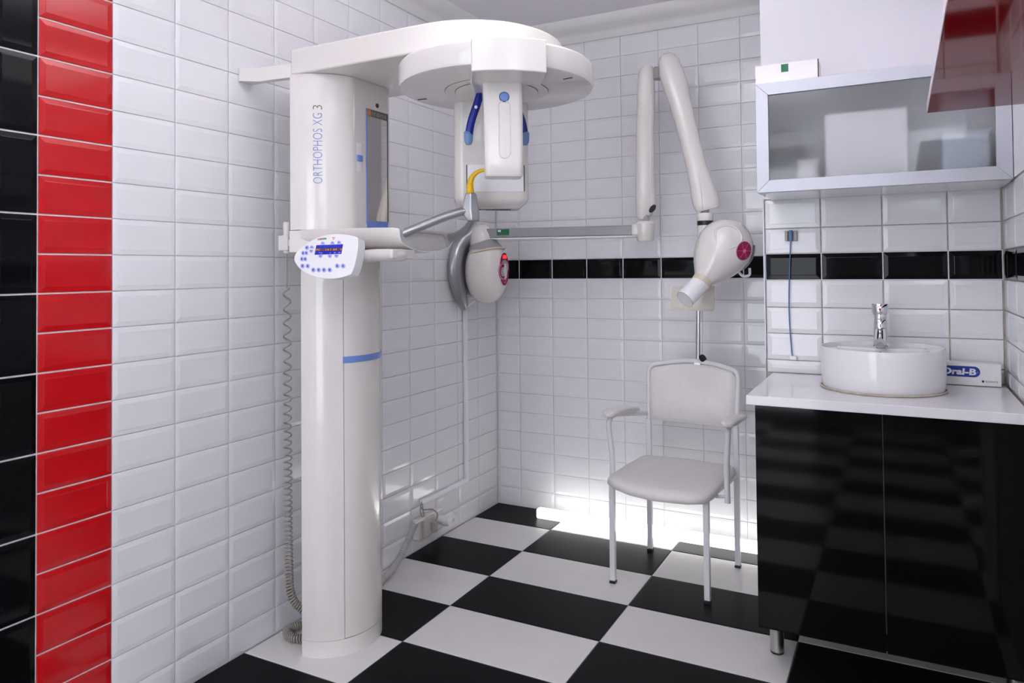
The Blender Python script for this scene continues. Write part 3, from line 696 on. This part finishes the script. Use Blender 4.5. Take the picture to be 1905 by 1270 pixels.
# first folding arm (rises to the elbow)
def armloft(name, secs, m, parent, d1, d2, n=24):
    rings = []
    for c, a, b in secs:
        rings.append([V(c) + V(d1) * a * math.copysign(abs(math.cos(2 * math.pi * k / n)) ** 0.75, math.cos(2 * math.pi * k / n)) + V(d2) * b * math.copysign(abs(math.sin(2 * math.pi * k / n)) ** 0.75, math.sin(2 * math.pi * k / n)) for k in range(n)])
    return loft(name, rings, m, parent, smooth=45)
FA = [((0.940, -0.250, 1.528), 0.018, 0.028), ((0.946, -0.250, 1.545), 0.034, 0.034), ((0.958, -0.252, 1.575), 0.046, 0.038), ((0.958, -0.254, 1.62), 0.047, 0.038), ((0.957, -0.256, 1.70), 0.044, 0.037), ((0.962, -0.260, 1.95), 0.041, 0.036), ((0.969, -0.262, 2.09), 0.041, 0.036), ((0.972, -0.262, 2.18), 0.040, 0.036), ((0.976, -0.262, 2.225), 0.036, 0.033), ((0.978, -0.262, 2.247), 0.022, 0.02)]
fa = armloft('lower_arm', FA, PL, IU, Rl, Fw)
lathe('arm_opening', [(0.0, 0), (0.022, 0), (0.022, 0.004), (0, 0.004)], V((0.984, -0.25, 1.575)) - Fw * 0.036, -Fw, DARK, fa, segs=20, squash=(V((0.7, .35, -0.6)), 0.55))
tube('cover_seam', [V((0.958, -0.262, 2.075)) - Fw * 0.0365 + Rl * s - UP * 0.012 * (0 if s > -0.02 else 1) for s in (-0.02, 0.0, 0.03)], 0.0009, PLG, fa, segs=5)
ly = [V((c[0], c[1], c[2])) + Rl * a * 0.50 - Fw * b * 0.93 for c, a, b in FA[2:7]]
tube('seam_line', ly, 0.0016, PLW, fa, segs=6)
obox('elbow', (1.034, -0.270, 2.205), (Rl, Fw, UP), (0.022, 0.022, 0.028), PLG, IU, bevel=0.003)
# second folding arm (comes down to the head)
T0 = V((1.092, -0.300, 2.240)); T1 = V((1.258, -0.325, 1.577)); dd = (T1 - T0).normalized(); side = Fw.cross(dd).normalized()
if side.dot(Rl) < 0: side = -side
SAs = []
for t, wd, dp in ((-0.045, 0.014, 0.014), (-0.033, 0.033, 0.030), (-0.008, 0.046, 0.040), (0.05, 0.055, 0.044), (0.12, 0.054, 0.044), (0.22, 0.047, 0.042), (0.38, 0.043, 0.040), (0.50, 0.044, 0.040), (0.58, 0.050, 0.042), (0.64, 0.057, 0.043), (0.675, 0.058, 0.043), (0.700, 0.054, 0.040), (0.708, 0.048, 0.036)):
    SAs.append((T0 + dd * t + side * (0.0 if t < 0.1 else 0.004), wd, dp))
ua = armloft('upper_arm', SAs, PL, IU, side, Fw)
tube('seam_line', [V(c) + side * w_ * (0.2 - 0.9 * k / 8) - Fw * d_ * 0.97 for k, (c, w_, d_) in enumerate(SAs[4:12])], 0.0008, PLG, ua, segs=5)
# neck, collar and tube head
NK = V((1.256, -0.330, 0))
lathe('neck_pin', [(0.0, 0), (0.018, 0), (0.018, 0.06), (0, 0.06)], (NK.x, NK.y, 1.535), (0, 0, 1), PLG, IU, segs=24)
lathe('neck_collar', [(0.0, 0), (0.034, 0), (0.035, 0.004), (0.035, 0.030), (0.033, 0.034), (0, 0.034)], (NK.x, NK.y, 1.505), (0, 0, 1), PL, IU, segs=28)
lathe('neck_ring', [(0.0, 0), (0.035, 0), (0.035, 0.020), (0, 0.020)], (NK.x, NK.y, 1.485), (0, 0, 1), BLK, IU, segs=28)
lathe('neck_stem', [(0.0, 0), (0.034, 0), (0.034, 0.13), (0, 0.13)], (NK.x, NK.y, 1.355), (0, 0, 1), PL, IU, segs=28)
HO = V((1.352, -0.385, 1.388))                  # centre of the bulb
HA = (Rl * -0.58 + UP * -0.76 - Fw * 0.28).normalized(); HC = (Rl * -0.70 + UP * -0.61 - Fw * 0.36).normalized()  # towards the open end
hp = [(0.0, -0.116), (0.035, -0.112), (0.070, -0.096), (0.098, -0.066), (0.115, -0.026), (0.120, 0.010), (0.113, 0.050), (0.098, 0.090), (0.078, 0.128), (0.058, 0.158), (0.046, 0.176), (0.042, 0.186), (0.0, 0.186)]
head = lathe('xray_head', hp, HO, HA, PL, IU, segs=48)
sq_ = (Rl - HA * Rl.dot(HA)).normalized() * -0.97 - (Fw - HA * Fw.dot(HA)).normalized() * 0.25
sq_ = (sq_ - HA * sq_.dot(HA)).normalized()
tube('shell_seam', [HO + HA * h_ + sq_ * (r_ + 0.0002) for r_, h_ in hp[2:11]], 0.0012, PLG, head, segs=5)
lab(lathe('cone_ring', [(0.0, 0), (0.043, 0), (0.043, 0.026), (0, 0.026)], HO + HA * 0.182, HA, CREAM, IU, segs=36), 'cream ring between head and cone')
cone = lathe('aiming_cone', [(0.0, 0.0), (0.0395, 0.0), (0.0395, 0.112), (0.038, 0.1135), (0.0, 0.1135)], HO + HA * 0.200, HC, PLW, IU, segs=36)
lathe('cone_edge', [(0.0392, 0.1115), (0.0402, 0.1115), (0.0402, 0.113), (0.0392, 0.113)], HO + HA * 0.200, HC, PLG, cone, segs=36)
# pink dial on the flank of the bulb, raised dish beside it
dn = (Rl * 0.40 - Fw * 0.82 - UP * 0.17).normalized()
dc = HO + dn * 0.108
dial = lathe('head_dial', [(0.0, 0), (0.040, 0), (0.040, 0.010), (0.037, 0.0125), (0, 0.0135)], dc, dn, PINK, head, segs=32)
lathe('dial_rim', [(0.0, 0), (0.0435, 0), (0.0435, 0.009), (0.040, 0.010), (0, 0.010)], dc, dn, PL, head, segs=32)
du = (UP - dn * UP.dot(dn)).normalized(); dv = du.cross(dn)
for a in range(0, 360, 60):
    e = du * math.sin(math.radians(a)) + dv * math.cos(math.radians(a))
    tube('dial_mark', [dc + dn * 0.0135 + e * 0.008, dc + dn * 0.0130 + e * 0.036], 0.0007, PINKL, dial, segs=5)
lathe('dial_hub', [(0, 0.012), (0.008, 0.012), (0.008, 0.0150), (0.0, 0.0155)], dc, dn, PINKL, dial, segs=16)
en = (Rl * -0.12 - Fw * 0.93 + UP * 0.34).normalized(); eu = (HA - en * HA.dot(en)).normalized(); ev = en.cross(eu)
ring_ = []
for k in range(33):
    a = 2 * math.pi * k / 32; q = en * 0.1195 + eu * (0.060 * math.cos(a) * (1.15 if math.cos(a) > 0 else 1.0)) + ev * (0.064 * math.sin(a) * (1 - 0.45 * max(0, math.cos(a))))
    q = HO + q.normalized() * 0.1190; ring_.append(q)
tube('dish_ridge', ring_, 0.0055, PL, head, segs=8)
# grey guard and hook on the lower right of the bulb
gp_ = [HO + (Rl * math.cos(math.radians(a)) + UP * math.sin(math.radians(a))).normalized() * (0.1175) for a in range(-58, 4, 6)]
tube('grey_guard', gp_, [(0.040, 0.0075)] * len(gp_), PLG, IU, segs=10, up=tuple(-Fw))
hk = HO + Rl * 0.075 - UP * 0.115
tube('cable_hook', smoothpath([hk + Rl * -0.02 + UP * 0.01, hk + Rl * 0.0 - UP * 0.012, hk + Rl * 0.028 - UP * 0.008, hk + Rl * 0.030 + UP * 0.022], 5), 0.006, PLW, IU, segs=8)

# ------------------------------------------------------------------ armchair for the patient, with head support
CH = thing('patient_chair', 'white metal armchair with cream vinyl seat and a head support on a rod', 'chair', (1.15, -0.5, 0))
T_ = 0.0125
FL, FR, BL, BR = (0.940, -0.691), (1.333, -0.703), (0.973, -0.294), (1.372, -0.312)
SZ = 0.395
def sq(name, pts, r_, m, par=CH): return tube(name, pts, [(r_, r_)] * len(pts), m, par, segs=12)
def leg(p, top):
    q = (p[0], p[1]); o_ = obox('leg', (p[0], p[1], (top + 0.008) / 2 + 0.003), ((1, 0, 0), (0, 1, 0), (0, 0, 1)), (0.0115, 0.0115, (top - 0.008) / 2), PAINTM, CH, bevel=0.003)
    box('foot_cap', (p[0] - 0.0125, p[1] - 0.0125, 0.0), (p[0] + 0.0125, p[1] + 0.0125, 0.009), BLK, o_)
for p in (FL, FR): leg(p, SZ)
for p in (BL, BR): leg(p, 0.60)
# back frame: from the rear legs up and over the backrest
arch = [(BL[0], BL[1], 0.585), (BL[0] - 0.001, -0.283, 0.70), (0.968, -0.272, 0.80), (0.974, -0.268, 0.832), (1.000, -0.265, 0.852), (1.09, -0.262, 0.868), (1.172, -0.262, 0.875), (1.26, -0.264, 0.868), (1.350, -0.270, 0.846), (1.374, -0.274, 0.825), (1.378, -0.280, 0.79), (1.376, -0.298, 0.70), (BR[0], BR[1], 0.585)]
tube('back_frame', smoothpath(arch, 6), 0.011, PAINTM, CH, segs=12)
# seat rails
for a, b in ((FL, FR), (BL, BR), (FL, BL), (FR, BR)):
    tube('seat_rail', [(a[0], a[1], SZ), (b[0], b[1], SZ)], 0.010, PAINTM, CH, segs=10)
# seat: upholstered pad, bowed front edge
so = [(0.958, -0.300), (1.160, -0.288), (1.362, -0.318), (1.372, -0.345), (1.372, -0.56), (1.366, -0.700), (1.345, -0.760), (1.285, -0.785), (1.140, -0.795), (1.040, -0.775), (0.965, -0.738), (0.922, -0.700), (0.918, -0.670), (0.930, -0.50), (0.944, -0.33)]
ccx = sum(p[0] for p in so) / len(so); ccy = sum(p[1] for p in so) / len(so)
def sring(sc, z, droop=0.0): return [(ccx + (x - ccx) * sc, ccy + (y_ - ccy) * sc, z - droop * max(0, (-y_ - 0.62) / 0.17) ** 1.5) for x, y_ in so]
loft('seat', [sring(0.93, 0.402, 0.014), sring(0.985, 0.407, 0.014), sring(1.0, 0.418, 0.014), sring(0.99, 0.431, 0.014), sring(0.955, 0.440, 0.013), sring(0.85, 0.443, 0.008), sring(0.5, 0.441, 0.0)], VINYL, CH, smooth=60)
# backrest pad
bo = [(0.984, 0.612), (1.00, 0.604), (1.170, 0.600), (1.345, 0.596), (1.366, 0.604), (1.372, 0.625), (1.374, 0.72), (1.370, 0.812), (1.352, 0.838), (1.26, 0.858), (1.172, 0.865), (1.09, 0.858), (1.00, 0.842), (0.984, 0.830), (0.979, 0.80), (0.980, 0.70)]
bx = sum(p[0] for p in bo) / len(bo); bz = sum(p[1] for p in bo) / len(bo)
def brg(sc, off):
    return [(bx + (x - bx) * sc, -0.300 + (z - 0.6) * 0.10 + off - 0.018 * (1 - ((x - 1.175) / 0.2) ** 2) * -1, bz + (z - bz) * sc) for x, z in bo]
loft('backrest', [brg(0.95, 0.012), brg(1.0, 0.004), brg(1.0, -0.008), brg(0.97, -0.018), brg(0.85, -0.024), brg(0.5, -0.026)], VINYL, CH, smooth=60)
# arm tubes and pads
for sx, post, top, back in ((-1, (0.924, -0.648), (0.917, -0.660), (0.962, -0.300)), (1, (1.402, -0.640), (1.408, -0.650), (1.384, -0.312))):
    bot = 0.375 if sx > 0 else 0.385
    tube('arm_tube', smoothpath([(post[0], post[1], bot), (post[0] - 0.002 * sx, post[1], 0.50), (top[0], top[1], 0.630), (top[0], top[1] + 0.012, 0.660), (top[0], top[1] + 0.045, 0.672), (top[0], top[1] + 0.14, 0.662), (back[0], back[1], 0.630)], 6), 0.0115, PAINTM, CH, segs=12)
    tube('arm_stay', [(post[0], post[1], 0.40), (post[0] - 0.05 * sx, post[1], 0.395)], 0.007, PAINTM, CH, segs=8)
    rr = []
    pc = [((top[0] + 0.002, top[1] - 0.035), 0.004, 0.006, 0.680), ((top[0] + 0.002, top[1] - 0.026), 0.022, 0.011, 0.680), ((top[0] + 0.002, top[1] + 0.0), 0.032, 0.014, 0.682), ((top[0] + 0.003, top[1] + 0.10), 0.032, 0.014, 0.676), ((top[0] + 0.006 * (1 if sx < 0 else 0), top[1] + 0.24), 0.027, 0.013, 0.660), ((top[0] + 0.014 * (1 if sx < 0 else 0), top[1] + 0.310), 0.018, 0.010, 0.648), ((top[0] + 0.014 * (1 if sx < 0 else 0), top[1] + 0.318), 0.004, 0.005, 0.654)]
    armloft('arm_pad', [((c[0], c[1], z + 0.008), a, b) for c, a, b, z in pc], VINYL, CH, (1, 0, 0), (0, 0, 1))
# head support
hr = []
for z, of in ((1.108, -0.030), (1.114, -0.020), (1.124, -0.008), (1.145, -0.001), (1.18, 0.004), (1.218, 0.006)):
    hr.append([(1.195 + 0.098 * s, -0.315 - 0.030 * abs(s) ** 2.2 + of - t, z) for s, t in [(-1 + k / 8, 0.0) for k in range(17)]] + [(1.195 + 0.098 * s, -0.315 - 0.030 * abs(s) ** 2.2 + of + 0.014, z) for s in [1 - k / 8 for k in range(17)]])
loft('head_support', hr, mat('ivory_plastic', (0.74, 0.705, 0.63), 0.3), CH, smooth=50, bevel=0.004)
tube('support_rod', [(1.192, -0.252, 0.72), (1.205, -0.270, 1.13)], [(0.010, 0.004)] * 2, STEEL, CH, segs=10, up=(1, 0, 0))
obox('rod_clamp', (1.196, -0.258, 0.855), ((1, 0, 0), (0, 1, 0), (0, 0, 1)), (0.016, 0.014, 0.02), STEEL, CH, bevel=0.002)
lathe('clamp_knob', [(0, 0), (0.014, 0), (0.019, 0.004), (0.019, 0.014), (0.014, 0.018), (0, 0.018)], (1.212, -0.258, 0.884), (0.8, -0.3, 0.5), BLK, CH, segs=10)
obox('support_hinge', (1.205, -0.288, 1.145), ((1, 0, 0), (0, 1, 0), (0, 0, 1)), (0.014, 0.016, 0.022), STEEL, CH)

# ------------------------------------------------------------------ wash-basin unit
CF = -1.130
BC = thing('base_cabinet', 'black high-gloss two-door cabinet on steel legs under the basin', 'cabinet', (1.965, -0.87, 0))
box('carcass', (1.602, CF + 0.019, 0.150), (2.330, SY - 0.004, 0.858), BLK, BC)
box('door', (1.598, CF, 0.152), (1.9640, CF + 0.018, 0.856), BGLOSS, BC, bevel=0.0012)
box('door', (1.9670, CF, 0.152), (2.330, CF + 0.018, 0.856), BGLOSS, BC, bevel=0.0012)
box('shelf_edge', (1.9625, CF + 0.0185, 0.20), (1.9685, CF + 0.020, 0.855), PLG, BC)
for x, y_ in ((1.628, -0.960), (2.30, -0.960), (1.628, -0.66), (2.30, -0.66)):
    lg = lathe('leg', [(0.0, 0.006), (0.0225, 0.006), (0.0225, 0.151), (0.0, 0.151)], (x, y_, 0), (0, 0, 1), STEEL, BC, segs=28)
    lathe('foot_cap', [(0.0, 0.0), (0.021, 0.0), (0.0225, 0.003), (0.0225, 0.008), (0.0, 0.008)], (x, y_, 0), (0, 0, 1), BLK, lg, segs=28)
tag(box('worktop', (1.574, -1.156, 0.860), (RX - 0.003, SY - 0.002, 0.890), WLAM, None, bevel=0.0025), 'glossy white laminate worktop on the black cabinet', 'worktop')
# round basin
BXc, BYc = 1.960, -0.832
BS = thing('wash_basin', 'round white ceramic wash basin standing on the worktop', 'basin', (BXc, BYc, 0.890))
lathe('bowl', [(0.0, 0.001), (0.182, 0.001), (0.186, 0.008), (0.1895, 0.05), (0.1895, 0.134), (0.188, 0.138), (0.1855, 0.138), (0.184, 0.134), (0.182, 0.120), (0.160, 0.105), (0.150, 0.085), (0.13, 0.055), (0.09, 0.038), (0.0, 0.032)], (BXc, BYc, 0.890), (0, 0, 1), CER, BS, segs=80)
tube('sealant_bead', [(BXc + 0.190 * math.cos(2 * math.pi * k / 64), BYc + 0.190 * math.sin(2 * math.pi * k / 64), 0.8936) for k in range(65)], 0.0035, SEAL, BS, segs=6)
dk = [(BXc + 0.183 * math.cos(math.radians(a)), BYc + 0.183 * math.sin(math.radians(a))) for a in range(35, 146, 5)]
prism('tap_deck', dk + [(BXc - 0.10, BYc + 0.085), (BXc, BYc + 0.060), (BXc + 0.10, BYc + 0.085)][:0] + [(BXc - 0.13, BYc + 0.075), (BXc, BYc + 0.055), (BXc + 0.13, BYc + 0.075)], 0.965, 1.016, CER, BS, bevel=0.008)
lathe('overflow_hole', [(0, 0), (0.010, 0), (0.010, 0.003), (0, 0.003)], (BXc - 0.005, BYc + 0.0555, 0.994), (0, -1, 0), DARK, BS, segs=20)
lathe('drain', [(0, 0), (0.03, 0), (0.032, 0.003), (0, 0.004)], (BXc, BYc, 0.9225), (0, 0, 1), CHROME, BS, segs=24)
# mixer tap
TX, TY = 1.956, -0.735
TP = thing('mixer_tap', 'chrome single-lever mixer tap behind the round basin', 'tap', (TX, TY, 1.016))
lathe('tap_body', [(0.0, 0.0), (0.030, 0.0), (0.031, 0.004), (0.026, 0.010), (0.0245, 0.030), (0.0230, 0.075), (0.0225, 0.092), (0.020, 0.097), (0.0, 0.097)], (TX, TY, 1.016), (0, 0, 1), CHROME, TP, segs=40)
lathe('tap_neck', [(0.0, 0.0), (0.0205, 0.0), (0.022, 0.010), (0.0215, 0.014), (0.0235, 0.016), (0.0235, 0.020), (0.0, 0.020)], (TX, TY, 1.112), (0, 0, 1), CHROME, TP, segs=40)
hdl = lathe('tap_lever', [(0.0, 0.0), (0.0255, 0.0), (0.0275, 0.005), (0.0275, 0.034), (0.0262, 0.036), (0.0, 0.037)], (TX, TY, 1.131), (0, 0, 1), CHROME, TP, segs=40)
lathe('hot_mark', [(0, 0), (0.0042, 0), (0.0042, 0.002), (0, 0.002)], (TX, TY - 0.0265, 1.148), (0, -1, 0), REDD, hdl, segs=14)
tube('spout', smoothpath([(TX, TY, 1.080), (TX, TY - 0.04, 1.062), (TX, TY - 0.085, 1.040)], 5), [(0.016, 0.017)] * 11, CHROME, TP, segs=24)
lathe('aerator', [(0, 0), (0.012, 0), (0.013, 0.006), (0, 0.006)], (TX, TY - 0.083, 1.020), (0, 0, 1), PLG, TP, segs=20)
# toothpaste box
TZ = 0.8905
TBX = thing('toothpaste_box', 'white toothpaste carton with a blue logo in the corner of the worktop', 'box', (2.22, -0.67, TZ))
th = -0.035
e1 = V((math.cos(-0.04), math.sin(-0.04), 0)); e2 = V((-e1.y, e1.x, 0)); c0 = V((2.118, -0.672, TZ))
obox('carton', c0 + e1 * 0.098 + e2 * 0.028 + UP * 0.039, (e1, e2, UP), (0.098, 0.026, 0.0375), CARD, TBX, bevel=0.0012)
def tb(x, z, off=0.0): return c0 + e1 * x + e2 * (0.002 - off) + UP * (z + 0.0015)
pill = [(x, z) for x, z in rrect(0.148, 0.036, 0.0175, 8, 0.062, 0.046)]
pl_ = loft('logo_pill', [[tb(x, z, o_) for x, z in pill] for o_ in (-0.0005, 0.0006)], OBLUE, TBX, smooth=30)
text('logo_lettering', 'Oral-B', lambda a, b: tb(0.022 + a + 0.10 * b, 0.0345 + b, 0.0010), 0.102, 0.0225, WHITEP, TBX, thin=0.04)
text('logo_mark', '®', lambda a, b: tb(0.126 + a, 0.0425 + b, 0.0010), 0.005, 0.005, LILAC, TBX)
text('small_lettering', '3DWHITE', lambda a, b: tb(0.150 + a, 0.0125 + b, 0.0006), 0.036, 0.006, INK, TBX)
loft('small_mark', [[tb(x, z, o_) for x, z in [(0.140, 0.019), (0.147, 0.019), (0.1465, 0.013), (0.1435, 0.011), (0.1405, 0.013)]] for o_ in (-0.0003, 0.0006)], INK, TBX)

# bib chain on a wall hook
HK = thing('wall_hook', 'small grey hook plate on the tiles left of the tap', 'hook', (1.650, SY, 1.42))
box('back_plate', (1.629, SY - 0.008, 1.396), (1.673, SY - 0.0005, 1.434), PLG, HK, bevel=0.002)
box('side_lip', (1.629, SY - 0.022, 1.396), (1.640, SY - 0.007, 1.436), PLG, HK, bevel=0.002)
box('side_lip', (1.662, SY - 0.022, 1.396), (1.673, SY - 0.007, 1.436), PLG, HK, bevel=0.002)
BN = thing('bib_cord', 'thin blue bib cord hanging from the grey hook with a white clip', 'cord', (1.650, SY - 0.012, 0.94))
tube('clip_head', [(1.651, SY - 0.018, 1.395), (1.651, SY - 0.019, 1.415), (1.651, SY - 0.019, 1.438)], [(0.005, 0.006), (0.006, 0.009), (0.007, 0.011)], BLUEL, BN, segs=14)
tube('cord', smoothpath([(1.650, SY - 0.017, 1.405), (1.645, SY - 0.014, 1.30), (1.640, SY - 0.013, 1.18), (1.6405, SY - 0.012, 1.08), (1.646, SY - 0.011, 0.98), (1.648, SY - 0.011, 0.958)], 8), 0.0022, CORDB, BN, segs=8)
box('white_clip', (1.640, SY - 0.019, 0.943), (1.664, SY - 0.005, 0.958), PLW, BN, bevel=0.003)

# wall cabinet with a frosted flap door
WC = thing('wall_cabinet', 'white wall cabinet with a frosted glass door in an aluminium frame', 'cabinet', (1.957, -0.76, 1.555))
WX0_, WX1_, WF, WZ0_, WZ1_ = 1.580, 2.331, -0.922, 1.557, 1.938
t = 0.016
box('bottom_panel', (WX0_ + 0.002, WF + 0.022, WZ0_), (WX1_, SY - 0.0045, WZ0_ + t), WLAM, WC)
box('top_panel', (WX0_ + 0.002, WF + 0.022, WZ1_ - t), (WX1_, SY - 0.0045, WZ1_), WLAM, WC)
box('side_panel', (WX0_ + 0.002, WF + 0.022, WZ0_ + t), (WX0_ + 0.002 + t, SY - 0.0045, WZ1_ - t), WLAM, WC)
box('side_panel', (WX1_ - t, WF + 0.022, WZ0_ + t), (WX1_, SY - 0.0045, WZ1_ - t), WLAM, WC)
box('back_panel', (WX0_ + 0.018, SY - 0.010, WZ0_ + t), (WX1_ - t, SY - 0.0045, WZ1_ - t), WLAM, WC)
fr = 0.042
def mitre(name, a, b, c, d):
    return loft(name, [[(x, WF, z) for x, z in (a, b, c, d)], [(x, WF + 0.020, z) for x, z in (a, b, c, d)]], ALU, WC, bevel=0.0012, smooth=30)
O = [(WX0_, WZ0_), (WX1_, WZ0_), (WX1_, WZ1_), (WX0_, WZ1_)]
I = [(WX0_ + fr, WZ0_ + fr), (WX1_ - fr, WZ0_ + fr), (WX1_ - fr, WZ1_ - fr), (WX0_ + fr, WZ1_ - fr)]
for k in range(4): mitre('frame_rail', O[k], O[(k + 1) % 4], I[(k + 1) % 4], I[k])
box('frosted_pane', (WX0_ + fr - 0.006, WF + 0.008, WZ0_ + fr - 0.006), (WX1_ - fr + 0.006, WF + 0.012, WZ1_ - fr + 0.006), FROST, WC)
# things inside the wall cabinet, seen as blurs
zb = WZ0_ + t + 0.0005
def inbox(name, lb, a, b, m, cat='box'):
    return tag(box(name, (a[0], a[1], zb + a[2]), (b[0], b[1], zb + b[2]), m, None, bevel=0.002), lb, cat)
inbox('storage_box', 'white carton in the middle of the frosted wall cabinet', (1.80, -0.86, 0.026), (2.05, -0.68, 0.245), CARD)
inbox('instrument_tray', 'dark blue tray under the white carton in the frosted cabinet', (1.83, -0.87, 0.0), (2.02, -0.66, 0.025), mat('dark_blue_tray', (0.03, 0.05, 0.12), 0.4), 'tray')
inbox('grey_case', 'dark grey case at the left end inside the frosted cabinet', (1.605, -0.82, 0.0), (1.70, -0.64, 0.21), mat('dark_grey_case', (0.06, 0.06, 0.065), 0.5), 'case')
inbox('pale_packet', 'pale packet left of the white carton inside the frosted cabinet', (1.705, -0.84, 0.0), (1.775, -0.66, 0.10), mat('pale_packet_paper', (0.5, 0.46, 0.48), 0.5), 'packet')
inbox('blue_packet', 'pale blue packet at the right end inside the frosted cabinet', (2.15, -0.84, 0.0), (2.28, -0.66, 0.15), mat('pale_blue_packet_paper', (0.55, 0.60, 0.66), 0.5), 'packet')

# carton on top of the wall cabinet
KB = thing('carton_box', 'open white carton with a green sticker on top of the wall cabinet', 'box', (1.675, -0.80, WZ1_))
zk = WZ1_ + 0.0005
box('carton_front', (1.572, -0.868, zk), (1.782, -0.865, zk + 0.076), CARD, KB)
box('carton_side', (1.572, -0.865, zk), (1.575, -0.78, zk + 0.070), CARDD, KB)
box('carton_side', (1.779, -0.865, zk), (1.782, -0.78, zk + 0.074), CARD, KB)
box('carton_back', (1.575, -0.783, zk), (1.779, -0.780, zk + 0.060), CARD, KB)
box('carton_base', (1.575, -0.865, zk), (1.779, -0.783, zk + 0.003), CARD, KB)
box('cut_edge', (1.780, -0.8685, zk + 0.002), (1.7835, -0.8655, zk + 0.076), CARDD, KB)
stk = box('sticker', (1.660, -0.8690, zk + 0.045), (1.684, -0.8675, zk + 0.072), GREEN, KB)

# red gloss overhead panel on the right wall
RP = thing('red_overhead_panel', 'glossy dark red overhead panel with a pale edge at upper right', 'shelf', (2.21, -1.85, 1.72))
box('red_board', (2.096, -2.45, 1.720), (RX - 0.003, -1.250, 1.745), RGLOSS, RP)
box('pale_edge', (2.0945, -2.45, 1.720), (2.096, -1.250, 1.745), mat('pale_pink_edge', (0.74, 0.66, 0.72), 0.3), RP)
for y_ in (-1.5, -2.2):
    box('bracket', (RX - 0.16, y_ - 0.01, 1.7455), (RX - 0.003, y_ + 0.01, 1.760), ALU, RP)

# ------------------------------------------------------------------ conduit, sockets and hose on the left wall
CD = thing('cable_conduit', 'white plastic cable conduit running down and along the left wall', 'conduit', (0.004, -0.35, 0.21))
box('vertical_run', (0.002, -0.357, 0.222), (0.018, -0.335, 1.095), PLW, CD, bevel=0.002)
box('horizontal_run', (0.002, -0.742, 0.206), (0.018, -0.335, 0.228), PLW, CD, bevel=0.002)
SK = thing('wall_socket', 'cream surface-mounted double wall socket near the floor', 'socket', (0.0, -0.69, 0.06))
box('back_box', (0.002, -0.800, 0.060), (0.036, -0.600, 0.155), PL, SK, bevel=0.006)
box('face_plate', (0.036, -0.775, 0.066), (0.052, -0.690, 0.150), mat('warm_grey_plastic', (0.50, 0.47, 0.44), 0.4), SK, bevel=0.004)
PG = thing('round_plug', 'grey white round adaptor plug in the cream wall socket', 'plug', (0.06, -0.62, 0.07))
lathe('plug_body', [(0, 0), (0.020, 0), (0.021, 0.005), (0.021, 0.06), (0.0, 0.062)], (0.036, -0.630, 0.108), (1, 0, 0), PLW, PG, segs=28)
lathe('plug_side', [(0, 0), (0.022, 0), (0.023, 0.045), (0.020, 0.048), (0.018, 0.047), (0.017, 0.02), (0, 0.02)], (0.064, -0.625, 0.108), (0.15, 1, 0.05), PLW, PG, segs=28)
lathe('plug_cap', [(0, 0), (0.023, 0), (0.023, 0.018), (0.018, 0.024), (0, 0.025)], (0.064, -0.622, 0.106), (0.6, -0.8, -0.1), PLW, PG, segs=28)
PG2 = thing('flat_plug', 'flat grey plug with a thin lead in the cream wall socket', 'plug', (0.06, -0.71, 0.08))
box('plug_body', (0.0525, -0.722, 0.076), (0.072, -0.694, 0.125), mat('taupe_plastic', (0.42, 0.39, 0.36), 0.4), PG2, bevel=0.005)
tube('lead', smoothpath([(0.065, -0.705, 0.120), (0.066, -0.690, 0.155), (0.050, -0.710, 0.180), (0.022, -0.742, 0.185), (0.014, -0.748, 0.200), (0.010, -0.741, 0.214)], 7), 0.0028, CABLE, PG2, segs=8)
WR = thing('loose_wires', 'two thin grey wires looping out of the conduit end', 'cable', (0.02, -0.75, 0.15))
tube('wire', smoothpath([(0.012, -0.740, 0.219), (0.018, -0.755, 0.208), (0.022, -0.765, 0.185), (0.024, -0.758, 0.162), (0.030, -0.752, 0.150)], 7), 0.0024, CABLE, WR, segs=8)
tube('wire', smoothpath([(0.014, -0.738, 0.214), (0.024, -0.748, 0.200), (0.026, -0.748, 0.180), (0.028, -0.747, 0.160), (0.032, -0.745, 0.150)], 7), 0.0024, CABLE, WR, segs=8)
HSE = thing('corrugated_hose', 'grey corrugated cable hose curving from the wall socket to the machine foot', 'hose', (0.08, -1.05, 0))
hpth = smoothpath([(0.040, -0.835, 0.148), (0.050, -0.880, 0.120), (0.056, -0.925, 0.085), (0.060, -0.97, 0.052), (0.068, -1.03, 0.026), (0.085, -1.12, 0.016), (0.12, -1.22, 0.0155), (0.17, -1.33, 0.0155)], 40)
tube('hose', hpth, [0.0125 + 0.0028 * math.sin(k * 0.9) for k in range(len(hpth))], HOSE, HSE, segs=14, smooth=80)
tube('hose_lead', smoothpath([(0.040, -0.836, 0.147), (0.042, -0.815, 0.152), (0.042, -0.79, 0.152), (0.040, -0.76, 0.145), (0.040, -0.745, 0.14)], 6), 0.0062, PL, HSE, segs=10)
